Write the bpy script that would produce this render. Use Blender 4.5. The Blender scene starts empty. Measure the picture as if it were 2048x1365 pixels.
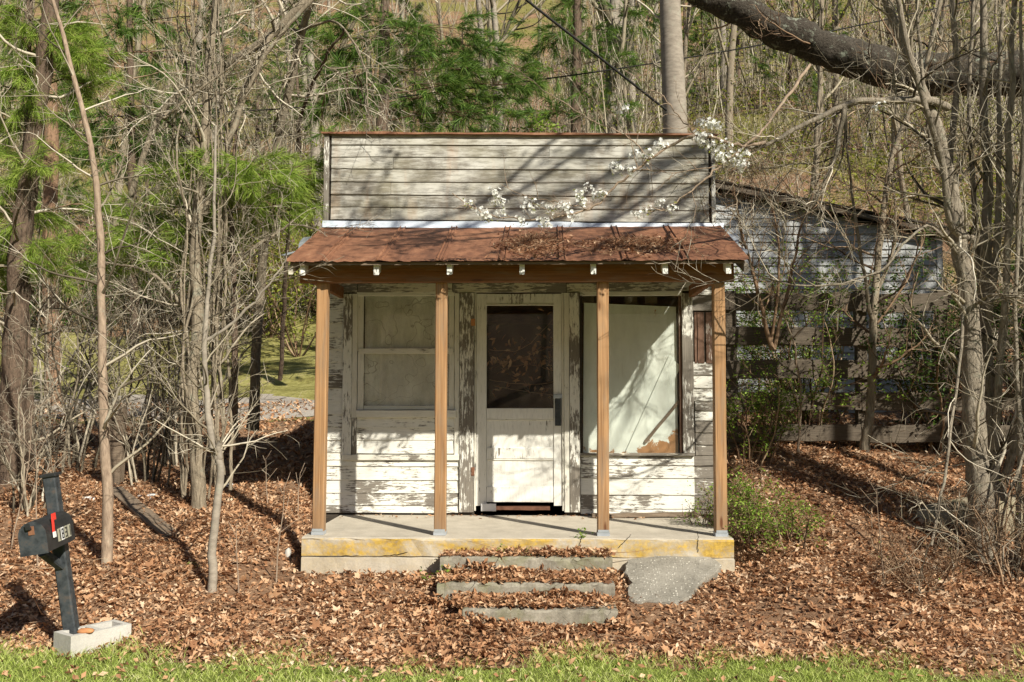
import bpy, bmesh, math, random
import numpy as np
from mathutils import Vector, Matrix
sc = bpy.context.scene
col = sc.collection
pi = math.pi
# ---------------------------------------------------------------- camera, sky, sun
CAM = np.array([0.0, -8.6, 1.05]); FPX = 1832.0
YAW = math.atan(51/FPX); PITCH = math.atan(122.5/FPX)
cam_d = bpy.data.cameras.new('camera'); cam = bpy.data.objects.new('camera', cam_d); col.objects.link(cam)
cam_d.sensor_width = 36; cam_d.lens = FPX*36/2048; cam_d.clip_start = 0.05; cam_d.clip_end = 1000
cam.location = CAM; cam.rotation_euler = (pi/2+PITCH, 0, YAW)
sc.camera = cam
SUNV = np.array([1.0, -1.25, 1.16]); SUNV = SUNV/np.linalg.norm(SUNV)
w = bpy.data.worlds.new('World'); sc.world = w; w.use_nodes = True
nt = w.node_tree
sky = nt.nodes.new('ShaderNodeTexSky'); sky.sky_type = 'NISHITA'; sky.sun_disc = False
sky.sun_elevation = math.asin(SUNV[2]); sky.sun_rotation = math.atan2(SUNV[0], SUNV[1])
sky.air_density = 1.0; sky.dust_density = 0.6
nt.nodes['Background'].inputs['Strength'].default_value = 0.05
nt.links.new(sky.outputs[0], nt.nodes['Background'].inputs['Color'])
sl = bpy.data.lights.new('sun', 'SUN'); so = bpy.data.objects.new('sun', sl); col.objects.link(so)
sl.energy = 5.0; sl.angle = math.radians(0.55); sl.color = (1.0, 0.94, 0.80)
so.rotation_euler = Vector(SUNV).to_track_quat('Z', 'Y').to_euler(); so.location = (10, -12, 12)
sc.cycles.max_bounces = 5; sc.cycles.diffuse_bounces = 3; sc.cycles.glossy_bounces = 2; sc.cycles.transmission_bounces = 3; sc.cycles.transparent_max_bounces = 6
vs = sc.view_settings; vs.view_transform = 'Standard'; vs.look = 'None'; vs.exposure = 0.5; vs.gamma = 1; vs.use_curve_mapping = False

# ---------------------------------------------------------------- helpers
_f = np.array([-math.sin(YAW)*math.cos(PITCH), math.cos(YAW)*math.cos(PITCH), math.sin(PITCH)])
_r = np.array([math.cos(YAW), math.sin(YAW), 0]); _u = np.cross(_r, _f)
def P(px, py, Y):
    """world point on the plane y=Y that the photograph shows at (px, py)"""
    d = _f*FPX + _r*(px-1024) + _u*(682.5-py)
    return CAM + d*((Y-CAM[1])/d[1])
def GP(px, py):
    """point of the terrain that the photograph shows at (px, py)"""
    d = _f*FPX + _r*(px-1024) + _u*(682.5-py); d = d/d[1]; q = None
    for t in np.arange(4.5, 40, .03):
        q = CAM+d*t
        if q[2] < zf1(q[0], q[1]): break
    return q
def PX(px, Y, py=805): return P(px, py, Y)[0]
def PZ(py, Y, px=1024): return P(px, py, Y)[2]
def nrm(v):
    v = np.asarray(v, float); return v/(np.linalg.norm(v, axis=-1, keepdims=True)+1e-9)
def sstep(a, b, x):
    t = np.clip((np.asarray(x, float)-a)/(b-a), 0, 1); return t*t*(3-2*t)
def R(s): return np.random.default_rng(s)

class G:
    def __init__(s): s.V = []; s.F = []; s.n = 0
    def add(s, V, F):
        V = np.asarray(V, float).reshape(-1, 3); F = np.asarray(F, int)
        if F.shape[1] == 4: F = np.concatenate([F[:, [0, 1, 2]], F[:, [0, 2, 3]]])
        s.V.append(V); s.F.append(F+s.n); s.n += len(V); return s
    def mesh(s, name, smooth=True):
        me = bpy.data.meshes.new(name)
        if not s.V: return me
        V = np.concatenate(s.V); F = np.concatenate(s.F)
        me.vertices.add(len(V)); me.vertices.foreach_set('co', V.ravel().astype(np.float32))
        me.loops.add(F.size); me.loops.foreach_set('vertex_index', F.ravel().astype(np.int32))
        me.polygons.add(len(F)); me.polygons.foreach_set('loop_start', (np.arange(len(F))*3).astype(np.int32))
        me.update(calc_edges=True)
        if not smooth: me.shade_flat()
        return me
def tag(o, label=None, cat=None, group=None, kind=None):
    if label: o['label'] = label
    if cat: o['category'] = cat
    if group: o['group'] = group
    if kind: o['kind'] = kind
    return o
def empty(name, loc=(0, 0, 0), label=None, cat=None, group=None):
    o = bpy.data.objects.new(name, None); o.location = loc; o.empty_display_size = .1; col.objects.link(o)
    return tag(o, label, cat, group)
def link(name, me, mat, parent=None):
    o = bpy.data.objects.new(name, me); col.objects.link(o)
    if mat and not me.materials: me.materials.append(mat)
    if parent:
        o.parent = parent
        if parent.parent is None: o.location = -parent.location   # meshes are written in world coordinates
    return o
def build(g, name, mat, parent=None, smooth=True): return link(name, g.mesh(name, smooth), mat, parent)
def copy_tree(o, parent=None):
    c = o.copy(); col.objects.link(c); c.parent = parent
    for ch in o.children: copy_tree(ch, c)
    return c

def sweep(sec, pts, U, W, jit=0.0, rng=None, caps=True):
    """sweep a 2-D section (u, w) along pts; U and W are the section's axes"""
    g = G(); sec = np.asarray(sec, float); k = len(sec); pts = np.asarray(pts, float); n = len(pts)
    U = np.broadcast_to(np.asarray(U, float), (n, 3)); W = np.broadcast_to(np.asarray(W, float), (n, 3))
    V = pts[:, None, :] + sec[None, :, 0, None]*U[:, None, :] + sec[None, :, 1, None]*W[:, None, :]
    if jit and rng is not None:
        V = V + rng.normal(0, jit, (n, k, 1))*U[:, None, :] + rng.normal(0, jit*.6, (n, 1, 1))*W[:, None, :]
    F = []
    for i in range(n-1):
        for j in range(k):
            F.append((i*k+j, i*k+(j+1) % k, (i+1)*k+(j+1) % k, (i+1)*k+j))
    g.add(V.reshape(-1, 3), F)
    if caps:
        C = [(0, j+1, j) for j in range(1, k-1)] + [((n-1)*k, (n-1)*k+j, (n-1)*k+j+1) for j in range(1, k-1)]
        g.F.append(np.array(C))
    return g
def csec(w, t, c=.003):
    a, b = w/2, t/2
    return [(-a+c, -b), (a-c, -b), (a, -b+c), (a, b-c), (a-c, b), (-a+c, b), (-a, b-c), (-a, -b+c)]
_br = R(5)
def plank(name, p0, p1, w, t, mat, parent, U=None, W=None, c=.003, jit=.0012, n=7):
    """a board from p0 to p1; w wide along U, t thick along W"""
    p0 = np.array(p0, float); p1 = np.array(p1, float); d = nrm(p1-p0)
    W = np.array([0, -1, 0.]) if W is None else nrm(W)
    U = np.cross(W, d) if U is None else nrm(U)
    s = np.linspace(0, 1, n)[:, None]
    return build(sweep(csec(w, t, c), p0+(p1-p0)*s, U, W, jit, _br), name, mat, parent, False)
def box(name, x0, x1, y0, y1, z0, z1, mat, parent, c=.004, jit=.0):
    """axis-aligned chamfered box, long axis picked automatically"""
    dx, dy, dz = x1-x0, y1-y0, z1-z0; cx, cy, cz = (x0+x1)/2, (y0+y1)/2, (z0+z1)/2
    c = min(c, dx/3, dy/3, dz/3)
    if dx >= dy and dx >= dz: return plank(name, (x0, cy, cz), (x1, cy, cz), dz, dy, mat, parent, (0, 0, 1), (0, -1, 0), c, jit)
    if dz >= dx and dz >= dy: return plank(name, (cx, cy, z0), (cx, cy, z1), dx, dy, mat, parent, (1, 0, 0), (0, -1, 0), c, jit)
    return plank(name, (cx, y0, cz), (cx, y1, cz), dx, dz, mat, parent, (1, 0, 0), (0, 0, 1), c, jit)
def fbox(name, px0, py0, px1, py1, yf, t, mat, parent, c=.003, jit=.001):
    """board on the facade from photo coordinates; front face at y=yf, t thick"""
    a = P(px0, py0, yf); b = P(px1, py1, yf); m0 = P(px0, py1, yf); m1 = P(px1, py0, yf)
    x0 = (a[0]+m0[0])/2; x1 = (b[0]+m1[0])/2; z1 = (a[2]+m1[2])/2; z0 = (b[2]+m0[2])/2
    return box(name, x0, x1, yf, yf+t, z0, z1, mat, parent, c, jit)
def clap(name, x0, x1, z0, z1, yf, mat, parent, jit=.0015, thick=.017, n=8, z0b=None):
    """bevel siding board: thin top edge, thick butt; z0b = right-end bottom if it sags"""
    dz = (z0b-z0) if z0b is not None else 0
    h = z1-z0+.016
    sec = [(-.0, -.002), (0, thick), (.004, thick+.001), (h, .006), (h, -.002)]
    s = np.linspace(0, 1, n)[:, None]
    pts = np.array([x0, yf, z0]) + s*np.array([x1-x0, 0, dz])
    return build(sweep(sec, pts, (0, 0, 1), (0, -1, 0), jit, _br), name, mat, parent, False)

def frames(pts):
    t = np.gradient(pts, axis=0); t = nrm(t)
    ref = np.array([0, 0, 1.0]) if abs(t[:, 2].mean()) < .8 else np.array([1.0, 0, 0])
    a = nrm(np.cross(t, ref)); b = np.cross(t, a); return a, b
def tube(g, pts, rad, k=5, lump=0.0, rng=None):
    pts = np.asarray(pts, float); n = len(pts); rad = np.broadcast_to(np.asarray(rad, float), (n,))
    a, b = frames(pts); th = np.arange(k)*2*pi/k
    rr = rad[:, None]*np.ones((1, k))
    if lump and rng is not None: rr = rr*(1+rng.normal(0, lump, (n, k)))
    V = pts[:, None, :] + rr[:, :, None]*(np.cos(th)[None, :, None]*a[:, None, :] + np.sin(th)[None, :, None]*b[:, None, :])
    i = np.arange(n-1)[:, None]*k; j = np.arange(k)[None, :]; j2 = (j+1) % k
    F = np.stack([i+j, i+j2, i+k+j2, i+k+j], -1).reshape(-1, 4)
    g.add(V.reshape(-1, 3), F)
def smoothpts(pts, n, rng=None, w=0.0):
    """Catmull-Rom through pts, n points, wobble w"""
    pts = np.asarray(pts, float); m = len(pts)
    e = np.concatenate([[2*pts[0]-pts[1]], pts, [2*pts[-1]-pts[-2]]])
    t = np.linspace(0, m-1-1e-6, n); i = t.astype(int); f = (t-i)[:, None]
    p0, p1, p2, p3 = e[i], e[i+1], e[i+2], e[i+3]
    out = .5*(2*p1+(p2-p0)*f+(2*p0-5*p1+4*p2-p3)*f**2+(-p0+3*p1-3*p2+p3)*f**3)
    if w and rng is not None: out[1:] += rng.normal(0, w, (n-1, 3))
    return out
def grow(rng, p, d, L, r, lvl, maxl, out, nch=(6, 5, 4), ang=(.5, 1.1), lr=(.35, .6), wand=.12, up=.05, tip=.25, start=.25):
    n = max(5, min(14, int(L/.12)+3)); st = L/(n-1); pts = [np.array(p, float)]; d = nrm(d)
    for i in range(n-1):
        d = nrm(d + rng.normal(0, wand, 3) + np.array([0, 0, up])); pts.append(pts[-1]+d*st)
    pts = np.array(pts); rad = r*(1-(1-tip)*np.linspace(0, 1, n)); out.append((lvl, pts, rad))
    if lvl >= maxl: return
    for c in range(nch[min(lvl, len(nch)-1)]):
        f = start+(1-start)*(c+rng.random())/nch[min(lvl, len(nch)-1)]
        x = f*(n-1); i = int(min(x, n-2)); q = pts[i]+(pts[i+1]-pts[i])*(x-i); t = nrm(pts[i+1]-pts[i])
        ax = nrm(np.cross(t, rng.normal(0, 1, 3))); a = rng.uniform(*ang)
        grow(rng, q, t*math.cos(a)+ax*math.sin(a), L*rng.uniform(*lr)*(1.15-.6*f), max(.0022, rad[i]*rng.uniform(.4, .62)), lvl+1, maxl, out, nch, ang, lr, wand*1.15, up, tip, .15)
def twigs(g, rng, S, D, L, r, bend=.25, droop=0.0):
    """many thin three-sided twigs at once"""
    N = len(S)
    if not N: return
    D = nrm(D); L = np.broadcast_to(L, (N,))[:, None]; r = np.broadcast_to(r, (N,))[:, None]
    D2 = nrm(D+rng.normal(0, bend, (N, 3))+np.array([0, 0, -droop])); M = S+D*L*.5; E = M+D2*L*.5
    A = nrm(np.cross(D, rng.normal(0, 1, (N, 3)))); B = np.cross(D, A)
    ring = [math.cos(t)*A+math.sin(t)*B for t in (0, 2*pi/3, 4*pi/3)]
    V = np.stack([S+q*r for q in ring]+[M+q*r*.65 for q in ring]+[E], 1)
    f = np.array([(0, 1, 4), (0, 4, 3), (1, 2, 5), (1, 5, 4), (2, 0, 3), (2, 3, 5), (3, 4, 6), (4, 5, 6), (5, 3, 6)])
    g.add(V.reshape(-1, 3), (np.arange(N)[:, None, None]*7+f[None]).reshape(-1, 3))
def twig_up(g, rng, polys, dens, L=(.15, .4), r=.003, minlvl=1, ang=.9, up=.25, droop=0.):
    """put twigs all along a list of grown polylines; returns their ends"""
    S = []; D = []
    for lvl, pts, rad in polys:
        if lvl < minlvl: continue
        ln = np.linalg.norm(np.diff(pts, axis=0), axis=1).sum(); k = int(ln*dens+rng.random())
        x = rng.uniform(.1, 1, k)*(len(pts)-1.001); i = x.astype(int)
        S.append(pts[i]+(pts[i+1]-pts[i])*(x-i)[:, None]); D.append(nrm(pts[i+1]-pts[i]))
    if not S: return None
    S = np.concatenate(S); D = np.concatenate(D)
    if not len(S): return None
    D = nrm(D*math.cos(ang)+nrm(np.cross(D, rng.normal(0, 1, S.shape)))*math.sin(ang)+np.array([0, 0, up]))
    ll = rng.uniform(*L, len(S)); twigs(g, rng, S, D, ll, r*rng.uniform(.7, 1.3, len(S)), .3, droop)
    return S, D, ll
def tufts(g, rng, C, D, n, ln, wd, spread=.75, droop=.15):
    """pine-needle tufts: n long needles each"""
    N = len(C); D = nrm(D)
    d = nrm(D[:, None, :] + rng.normal(0, spread, (N, n, 3)) + np.array([0, 0, -droop]))
    o = C[:, None, :] - D[:, None, :]*ln*rng.uniform(0, 1.0, (N, n, 1))
    l = ln*rng.uniform(.65, 1.1, (N, n, 1)); s = nrm(np.cross(d, rng.normal(0, 1, (N, n, 3))))*wd
    mid = o+d*l*.55; tip = o+d*l+np.array([0, 0, -1.])*l*.12
    V = np.stack([o-s*.5, o+s*.5, mid+s*.5, mid-s*.5, tip], 2).reshape(-1, 3)
    f = np.array([(0, 1, 2), (0, 2, 3), (3, 2, 4)])
    g.add(V, (np.arange(N*n)[:, None, None]*5+f[None]).reshape(-1, 3))
def leaves(g, rng, C, ln, wd, tilt=1.0, D=None, curl=.25):
    """small folded leaves, four triangles each"""
    N = len(C)
    if not N: return
    ln = np.broadcast_to(ln, (N,))[:, None]*rng.uniform(.7, 1.25, (N, 1)); wd = np.broadcast_to(wd, (N,))[:, None]*rng.uniform(.7, 1.25, (N, 1))
    if D is None:
        a = rng.uniform(0, 2*pi, N); D = np.stack([np.cos(a), np.sin(a), rng.normal(0, .35*tilt, N)], 1)
    D = nrm(D); up = nrm(np.array([0, 0, 1.])+rng.normal(0, .45*tilt, (N, 3))); S = nrm(np.cross(D, up)); U = np.cross(S, D)
    c = rng.uniform(-1, 1.6, (N, 1))*curl*ln
    V = np.stack([C, C+D*ln*.5+U*c*.25, C+D*ln+U*c, C+D*ln*.45+S*wd*.5+U*abs(c)*.9, C+D*ln*.45-S*wd*.5+U*abs(c)*.7], 1)
    f = np.array([(0, 1, 3), (1, 2, 3), (0, 4, 1), (1, 4, 2)])
    g.add(V.reshape(-1, 3), (np.arange(N)[:, None, None]*5+f[None]).reshape(-1, 3))
def lobed(g, rng, C, size, tilt=.5):
    """big lobed oak / maple leaves, a curled fan each"""
    N = len(C); k = 14
    th = np.linspace(0, 2*pi, k, endpoint=False)
    rad = np.array([1.0, .55, .85, .45, .8, .4, .55, .22, .55, .4, .8, .45, .85, .55])
    a = rng.uniform(0, 2*pi, N); D = nrm(np.stack([np.cos(a), np.sin(a), rng.normal(0, tilt, N)], 1))
    S = nrm(np.cross(D, nrm(np.array([0, 0, 1.])+rng.normal(0, tilt, (N, 3))))); U = np.cross(S, D)
    sz = np.broadcast_to(size, (N,))[:, None, None]*rng.uniform(.75, 1.3, (N, 1, 1))
    rr = rad[None, :]*rng.uniform(.8, 1.2, (N, k)); X = (np.cos(th)*rr)[:, :, None]; Yy = (np.sin(th)*rr*rng.uniform(.55, .95, (N, 1)))[:, :, None]
    cv = rng.uniform(-.5, .9, (N, 1, 1)); cw = rng.uniform(-.2, .8, (N, 1, 1))
    V = C[:, None, :] + sz*.5*(X*D[:, None, :] + Yy*S[:, None, :] + (cv*Yy**2*1.3+cw*X**2*.6+rng.normal(0, .07, (N, k, 1)))*U[:, None, :])
    V = np.concatenate([C[:, None, :], V], 1)
    j = np.arange(k); f = np.stack([np.zeros(k, int), 1+j, 1+(j+1) % k], 1)
    g.add(V.reshape(-1, 3), (np.arange(N)[:, None, None]*(k+1)+f[None]).reshape(-1, 3))

# ---------------------------------------------------------------- materials
class Mt:
    def __init__(s, name, rough=.85, spec=.25):
        s.m = bpy.data.materials.new(name); s.m.use_nodes = True; s.t = s.m.node_tree; s.b = s.t.nodes['Principled BSDF']
        s.b.inputs['Roughness'].default_value = rough; s.b.inputs['Specular IOR Level'].default_value = spec
    def n(s, typ, ins=None, **pr):
        x = s.t.nodes.new('ShaderNode'+typ)
        for k, v in pr.items(): setattr(x, k, v)
        for k, v in (ins or {}).items(): s.set(x.inputs[k], v)
        return x
    def set(s, sock, v):
        if hasattr(v, 'is_output'): s.t.links.new(v, sock)
        elif isinstance(v, (tuple, list)) and len(v) == 3 and sock.type == 'RGBA': sock.default_value = (*v, 1)
        else: sock.default_value = v
    def pos(s, scale=(1, 1, 1)):
        g = s.n('NewGeometry'); return s.n('Mapping', {'Vector': g.outputs['Position'], 'Scale': scale}).outputs[0]
    def noise(s, vec, scale=5, detail=4, rough=.6, dist=0): return s.n('TexNoise', {'Vector': vec, 'Scale': scale, 'Detail': detail, 'Roughness': rough, 'Distortion': dist}).outputs['Fac']
    def ramp(s, fac, stops, interp='LINEAR'):
        x = s.n('ValToRGB', {'Fac': fac}); e = x.color_ramp; e.interpolation = interp
        while len(e.elements) < len(stops): e.elements.new(.5)
        for el, (p, c) in zip(e.elements, stops):
            el.position = p; el.color = (*c, 1) if not isinstance(c, (int, float)) else (c, c, c, 1)
        return x.outputs['Color']
    def math(s, op, a, b=0.0, c=0.0):
        x = s.n('Math', operation=op)
        for i, v in enumerate((a, b, c)): s.set(x.inputs[i], v)
        return x.outputs[0]
    def mix(s, f, a, b, mode='MIX'):
        x = s.n('Mix', data_type='RGBA', blend_type=mode); s.set(x.inputs[0], f); s.set(x.inputs[6], a); s.set(x.inputs[7], b); return x.outputs[2]
    def col(s, v): s.set(s.b.inputs['Base Color'], v); return s
    def bump(s, h, strength=.4, dist=.01):
        b = s.n('Bump', {'Height': h, 'Strength': strength, 'Distance': dist}); s.t.links.new(b.outputs[0], s.b.inputs['Normal']); return s
    def rnd(s): return s.n('ObjectInfo').outputs['Random']
    def isl(s): return s.n('NewGeometry').outputs['Random Per Island']
    def thin(s, colour, fac=.35):
        """leaf-like: part of the light goes through"""
        tr = s.n('BsdfTranslucent', {'Color': colour}); mx = s.n('MixShader', {0: fac}); out = s.t.nodes['Material Output']
        s.t.links.new(s.b.outputs[0], mx.inputs[1]); s.t.links.new(tr.outputs[0], mx.inputs[2]); s.t.links.new(mx.outputs[0], out.inputs['Surface']); return s

def peel(name, axis, cover, paint=(.78, .77, .72), wood=((.13, .115, .10), (.27, .24, .20)), stain=0.0, rust=0.0, soft=.04, sc=7.5):
    m = Mt(name, .8, .25)
    st = {'x': (1.3, 9, 9), 'z': (9, 9, 1.3)}[axis]
    p = m.pos(st); p1 = m.pos((1, 1, 1))
    rn = m.rnd(); off = m.n('CombineXYZ', {0: m.math('MULTIPLY', rn, 37.), 2: m.math('MULTIPLY', rn, 11.)}).outputs[0]
    pv = m.n('VectorMath', {0: p, 1: off}, operation='ADD').outputs[0]
    a = m.noise(pv, sc, 9, .72); b = m.noise(m.n('VectorMath', {0: p1, 1: off}, operation='ADD').outputs[0], 2.4, 4, .6, .4)
    f = m.math('ADD', m.math('MULTIPLY', a, .75), m.math('MULTIPLY', b, .65))
    f = m.math('ADD', f, m.math('MULTIPLY', rn, .10))
    lo = .745+(.5-cover)*.36
    msk = m.ramp(f, [(max(.01, lo-soft/2), 0.), (min(.99, lo+soft/2), 1.)])
    grain = m.noise(m.pos({'x': (1.5, 60, 60), 'z': (60, 60, 1.5)}[axis]), 3, 5, .7)
    wd = m.ramp(grain, [(.3, wood[0]), (.72, wood[1])])
    dirt = m.noise(p1, 3.1, 5, .65); pc = m.mix(m.ramp(dirt, [(.35, 0.), (.8, .45)]), paint, tuple(c*f_ for c, f_ in zip(paint, (.72, .68, .58))))
    pc = m.mix(m.ramp(a, [(.30, .55), (.52, 0.)]), pc, tuple(c*.6 for c in paint))
    c = m.mix(msk, wd, pc)
    if stain:
        g = m.noise(m.pos((1.2, 1, 2.2)), 1.5, 4, .6); c = m.mix(m.ramp(g, [(.45, 0.), (.75, stain)]), c, (.23, .21, .12))
    if rust:
        g = m.noise(m.pos((3.4, 1, .7)), 1.3, 4, .6); c = m.mix(m.ramp(g, [(.56, 0.), (.8, rust)]), c, (.42, .20, .08))
    m.col(c); h = m.math('ADD', m.math('MULTIPLY', msk, .6), m.math('MULTIPLY', grain, .6)); m.bump(h, .55, .004)
    return m.m
MAT = {}
MAT['parapet'] = peel('weathered_parapet_paint', 'x', .46, (.56, .55, .51), ((.13, .118, .10), (.30, .275, .235)), .55, .45, .2, 5.)
MAT['clap'] = peel('peeling_white_clapboard', 'x', .82)
MAT['clap_low'] = peel('worn_white_clapboard', 'x', .64)
MAT['clap_grey'] = peel('bare_grey_clapboard', 'x', .28)
MAT['casing'] = peel('peeling_white_casing', 'z', .60)
MAT['casing_bare'] = peel('bare_grey_casing', 'z', .38)
MAT['trim'] = peel('white_trim', 'z', .86, (.74, .72, .65))
MAT['trim_x'] = peel('white_trim_rail', 'x', .80, (.74, .72, .65))
MAT['frieze'] = peel('flaking_frieze', 'x', .46, (.66, .62, .52))
MAT['door'] = peel('door_paint', 'z', .9, (.80, .79, .75))
MAT['tail'] = peel('rafter_paint', 'z', .78, (.85, .85, .82))
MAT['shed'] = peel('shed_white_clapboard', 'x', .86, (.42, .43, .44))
MAT['brownboard'] = peel('red_brown_board', 'z', .1, (.5, .45, .4), ((.09, .05, .035), (.22, .13, .09)))

def lumber(name, axis, c0, c1):
    m = Mt(name, .7, .3); s = {'x': (.6, 14, 14), 'z': (14, 14, .6)}[axis]
    rn = m.rnd(); off = m.n('CombineXYZ', {0: m.math('MULTIPLY', rn, 9.), 2: m.math('MULTIPLY', rn, 5.)}).outputs[0]
    v = m.n('VectorMath', {0: m.pos(s), 1: off}, operation='ADD').outputs[0]
    wv = m.noise(m.n('VectorMath', {0: m.pos({'x': (.5, 26, 26), 'z': (26, 26, .5)}[axis]), 1: off}, operation='ADD').outputs[0], 2.2, 4, .6, 1.2)
    c = m.ramp(wv, [(.32, c0), (.62, c1)]); n2 = m.noise(m.pos((1, 1, 1)), 2.5, 3)
    c = m.mix(m.ramp(n2, [(.35, 0.), (.8, .5)]), c, tuple(x*.62 for x in c1)); gw = m.noise(m.pos({'x': (1, 8, 8), 'z': (8, 8, 1)}[axis]), 2.6, 5, .65); c = m.mix(m.ramp(gw, [(.48, 0.), (.72, .6)]), c, (.24, .20, .155)); zz = m.n('SeparateXYZ', {0: m.n('NewGeometry').outputs['Position']}).outputs[2]; c = m.mix(m.math('MULTIPLY', m.ramp(zz, [(.0, 1.), (.35, 0.)]), m.ramp(n2, [(.3, .75), (.7, .2)])), c, (.17, .12, .08))
    vo = m.n('TexVoronoi', {'Vector': m.n('VectorMath', {0: m.pos({'x': (2.2, 9, 9), 'z': (9, 9, 2.2)}[axis]), 1: off}, operation='ADD').outputs[0], 'Scale': 1.0}).outputs['Distance']
    c = m.mix(m.ramp(vo, [(.07, 1.), (.14, 0.)]), c, (.13, .05, .02))
    ck = m.noise(m.pos({'x': (1, 70, 70), 'z': (70, 70, 1)}[axis]), 2, 3, .6); c = m.mix(m.ramp(ck, [(.60, 0.), (.68, .65)]), c, tuple(x*.4 for x in c0))
    m.col(c).bump(m.math('ADD', wv, ck), .25, .002); return m.m
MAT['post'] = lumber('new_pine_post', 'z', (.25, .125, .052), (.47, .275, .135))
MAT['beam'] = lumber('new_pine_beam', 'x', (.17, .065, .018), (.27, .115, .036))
def rough_wood(name, axis, c0, c1, moss=0.):
    m = Mt(name, .9, .15); g = m.noise(m.pos({'x': (2, 40, 40), 'z': (40, 40, 2), 'y': (40, 2, 40)}[axis]), 2.2, 6, .7)
    b = m.noise(m.pos(), 3, 4); c = m.mix(m.math('MULTIPLY', b, .6), m.ramp(g, [(.3, c0), (.7, c1)]), tuple(x*.6 for x in c1))
    if moss: c = m.mix(m.ramp(b, [(.55, 0.), (.7, moss)]), c, (.10, .12, .03))
    m.col(c).bump(g, .6, .006); return m.m
MAT['fence'] = rough_wood('weathered_fence_board', 'x', (.045, .036, .028), (.19, .155, .12))
MAT['plank'] = rough_wood('old_plank', 'x', (.10, .075, .055), (.30, .23, .17))
MAT['dark_wood'] = rough_wood('dark_old_wood', 'x', (.03, .025, .02), (.09, .075, .06))
m = Mt('rusty_sheet_metal', .72, .35); a = m.noise(m.pos((3, 1, 1)), 2.5, 6, .7); b = m.noise(m.pos(), 11, 5, .7)
rn = m.rnd(); f = m.math('ADD', m.math('MULTIPLY', a, .7), m.math('MULTIPLY', b, .3)); f = m.math('ADD', f, m.math('MULTIPLY', m.math('SUBTRACT', rn, .5), .14))
m.col(m.ramp(f, [(.3, (.08, .038, .025)), (.45, (.17, .075, .042)), (.58, (.27, .125, .068)), (.74, (.38, .23, .145))])).bump(b, .2, .003); MAT['rust'] = m.m
m = Mt('galvanised', .45, .5); a = m.noise(m.pos(), 6, 4); m.col(m.ramp(a, [(.3, (.36, .40, .46)), (.7, (.62, .66, .72))])); m.b.inputs['Metallic'].default_value = .55; MAT['galv'] = m.m
m = Mt('pale_flashing', .5, .5); a = m.noise(m.pos((2, 1, 5)), 5, 4); m.col(m.ramp(a, [(.3, (.46, .52, .60)), (.7, (.74, .79, .86))])); m.b.inputs['Metallic'].default_value = .25; MAT['flash'] = m.m

def concrete(name, c0, c1, lichen=False, pebble=False, moss=0.):
    m = Mt(name, .92, .2); a = m.noise(m.pos(), 4, 6, .7); b = m.noise(m.pos(), 60, 4, .7)
    f = m.math('ADD', m.math('MULTIPLY', a, .65), m.math('MULTIPLY', b, .35)); c = m.ramp(f, [(.32, c0), (.68, c1)])
    pz = m.n('SeparateXYZ', {0: m.n('NewGeometry').outputs['Position']}).outputs
    if lichen:
        g = m.noise(m.pos((1.1, 1, 2.5)), 2.3, 5, .65, .5); g2 = m.noise(m.pos(), 26, 4, .7)
        ny = m.n('SeparateXYZ', {0: m.n('NewGeometry').outputs['True Normal']}).outputs[1]
        fr = m.ramp(m.math('MULTIPLY', ny, -1.), [(.4, 0.), (.7, 1.)])
        k = m.math('MULTIPLY', m.ramp(m.math('ADD', m.math('MULTIPLY', g, .75), m.math('MULTIPLY', g2, .25)), [(.40, 0.), (.58, .92)]), fr)
        k = m.math('MULTIPLY', k, m.ramp(m.math('ADD', pz[2], 1.), [(.84, .15), (.87, 1.)])); c = m.mix(k, c, m.ramp(g2, [(.35, (.30, .18, .025)), (.65, (.58, .38, .06))]))
    if pebble:
        v = m.n('TexVoronoi', {'Vector': m.pos(), 'Scale': 46.}); k = m.ramp(v.outputs['Distance'], [(.18, 1.), (.36, 0.)]); sel = m.ramp(m.n('SeparateColor', {0: v.outputs['Color']}).outputs[0], [(.50, 0.), (.8, .9)])
        c = m.mix(m.math('MULTIPLY', k, sel), c, (.60, .57, .50)); f = m.math('ADD', f, m.math('MULTIPLY', k, .5))
    if moss: c = m.mix(m.ramp(m.noise(m.pos(), 5, 4), [(.5, 0.), (.72, moss)]), c, (.16, .17, .07))
    m.col(c).bump(f, .55, .01); return m.m
MAT['slab'] = concrete('porch_concrete', (.36, .32, .26), (.60, .54, .45), lichen=True)
MAT['step'] = concrete('step_concrete', (.13, .115, .09), (.42, .385, .32), moss=.7)
MAT['chunk'] = concrete('pebbled_concrete', (.13, .12, .10), (.36, .335, .29), pebble=True)
MAT['block'] = concrete('cinder_block', (.38, .36, .33), (.58, .56, .52))
MAT['oldwall'] = concrete('old_retaining_concrete', (.22, .19, .13), (.42, .36, .26), moss=.5)

def simple(name, c, rough=.7, spec=.3, var=.0, scale=8, metal=0):
    m = Mt(name, rough, spec); a = m.noise(m.pos(), scale, 4)
    m.col(m.ramp(a, [(.3, tuple(x*(1-var) for x in c)), (.7, tuple(min(1, x*(1+var)) for x in c))])); m.b.inputs['Metallic'].default_value = metal; return m.m
MAT['dark'] = simple('dark_interior', (.035, .03, .026), .95, .05)
MAT['black'] = simple('black_sheet_metal', (.022, .023, .025), .5, .45, .35, 14)
m = Mt('worn_black_metal', .6, .4); a = m.noise(m.pos(), 16, 5, .7); m.col(m.ramp(a, [(.35, (.018, .022, .026)), (.55, (.05, .058, .065)), (.80, (.12, .085, .065))])); MAT['black_worn'] = m.m
MAT['cable'] = simple('black_cable', (.018, .018, .016), .7, .3, .3)
MAT['red'] = simple('red_plastic', (.75, .045, .03), .45, .4, .1)
MAT['white_p'] = simple('white_litter', (.78, .78, .78), .6, .3, .1)
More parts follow.
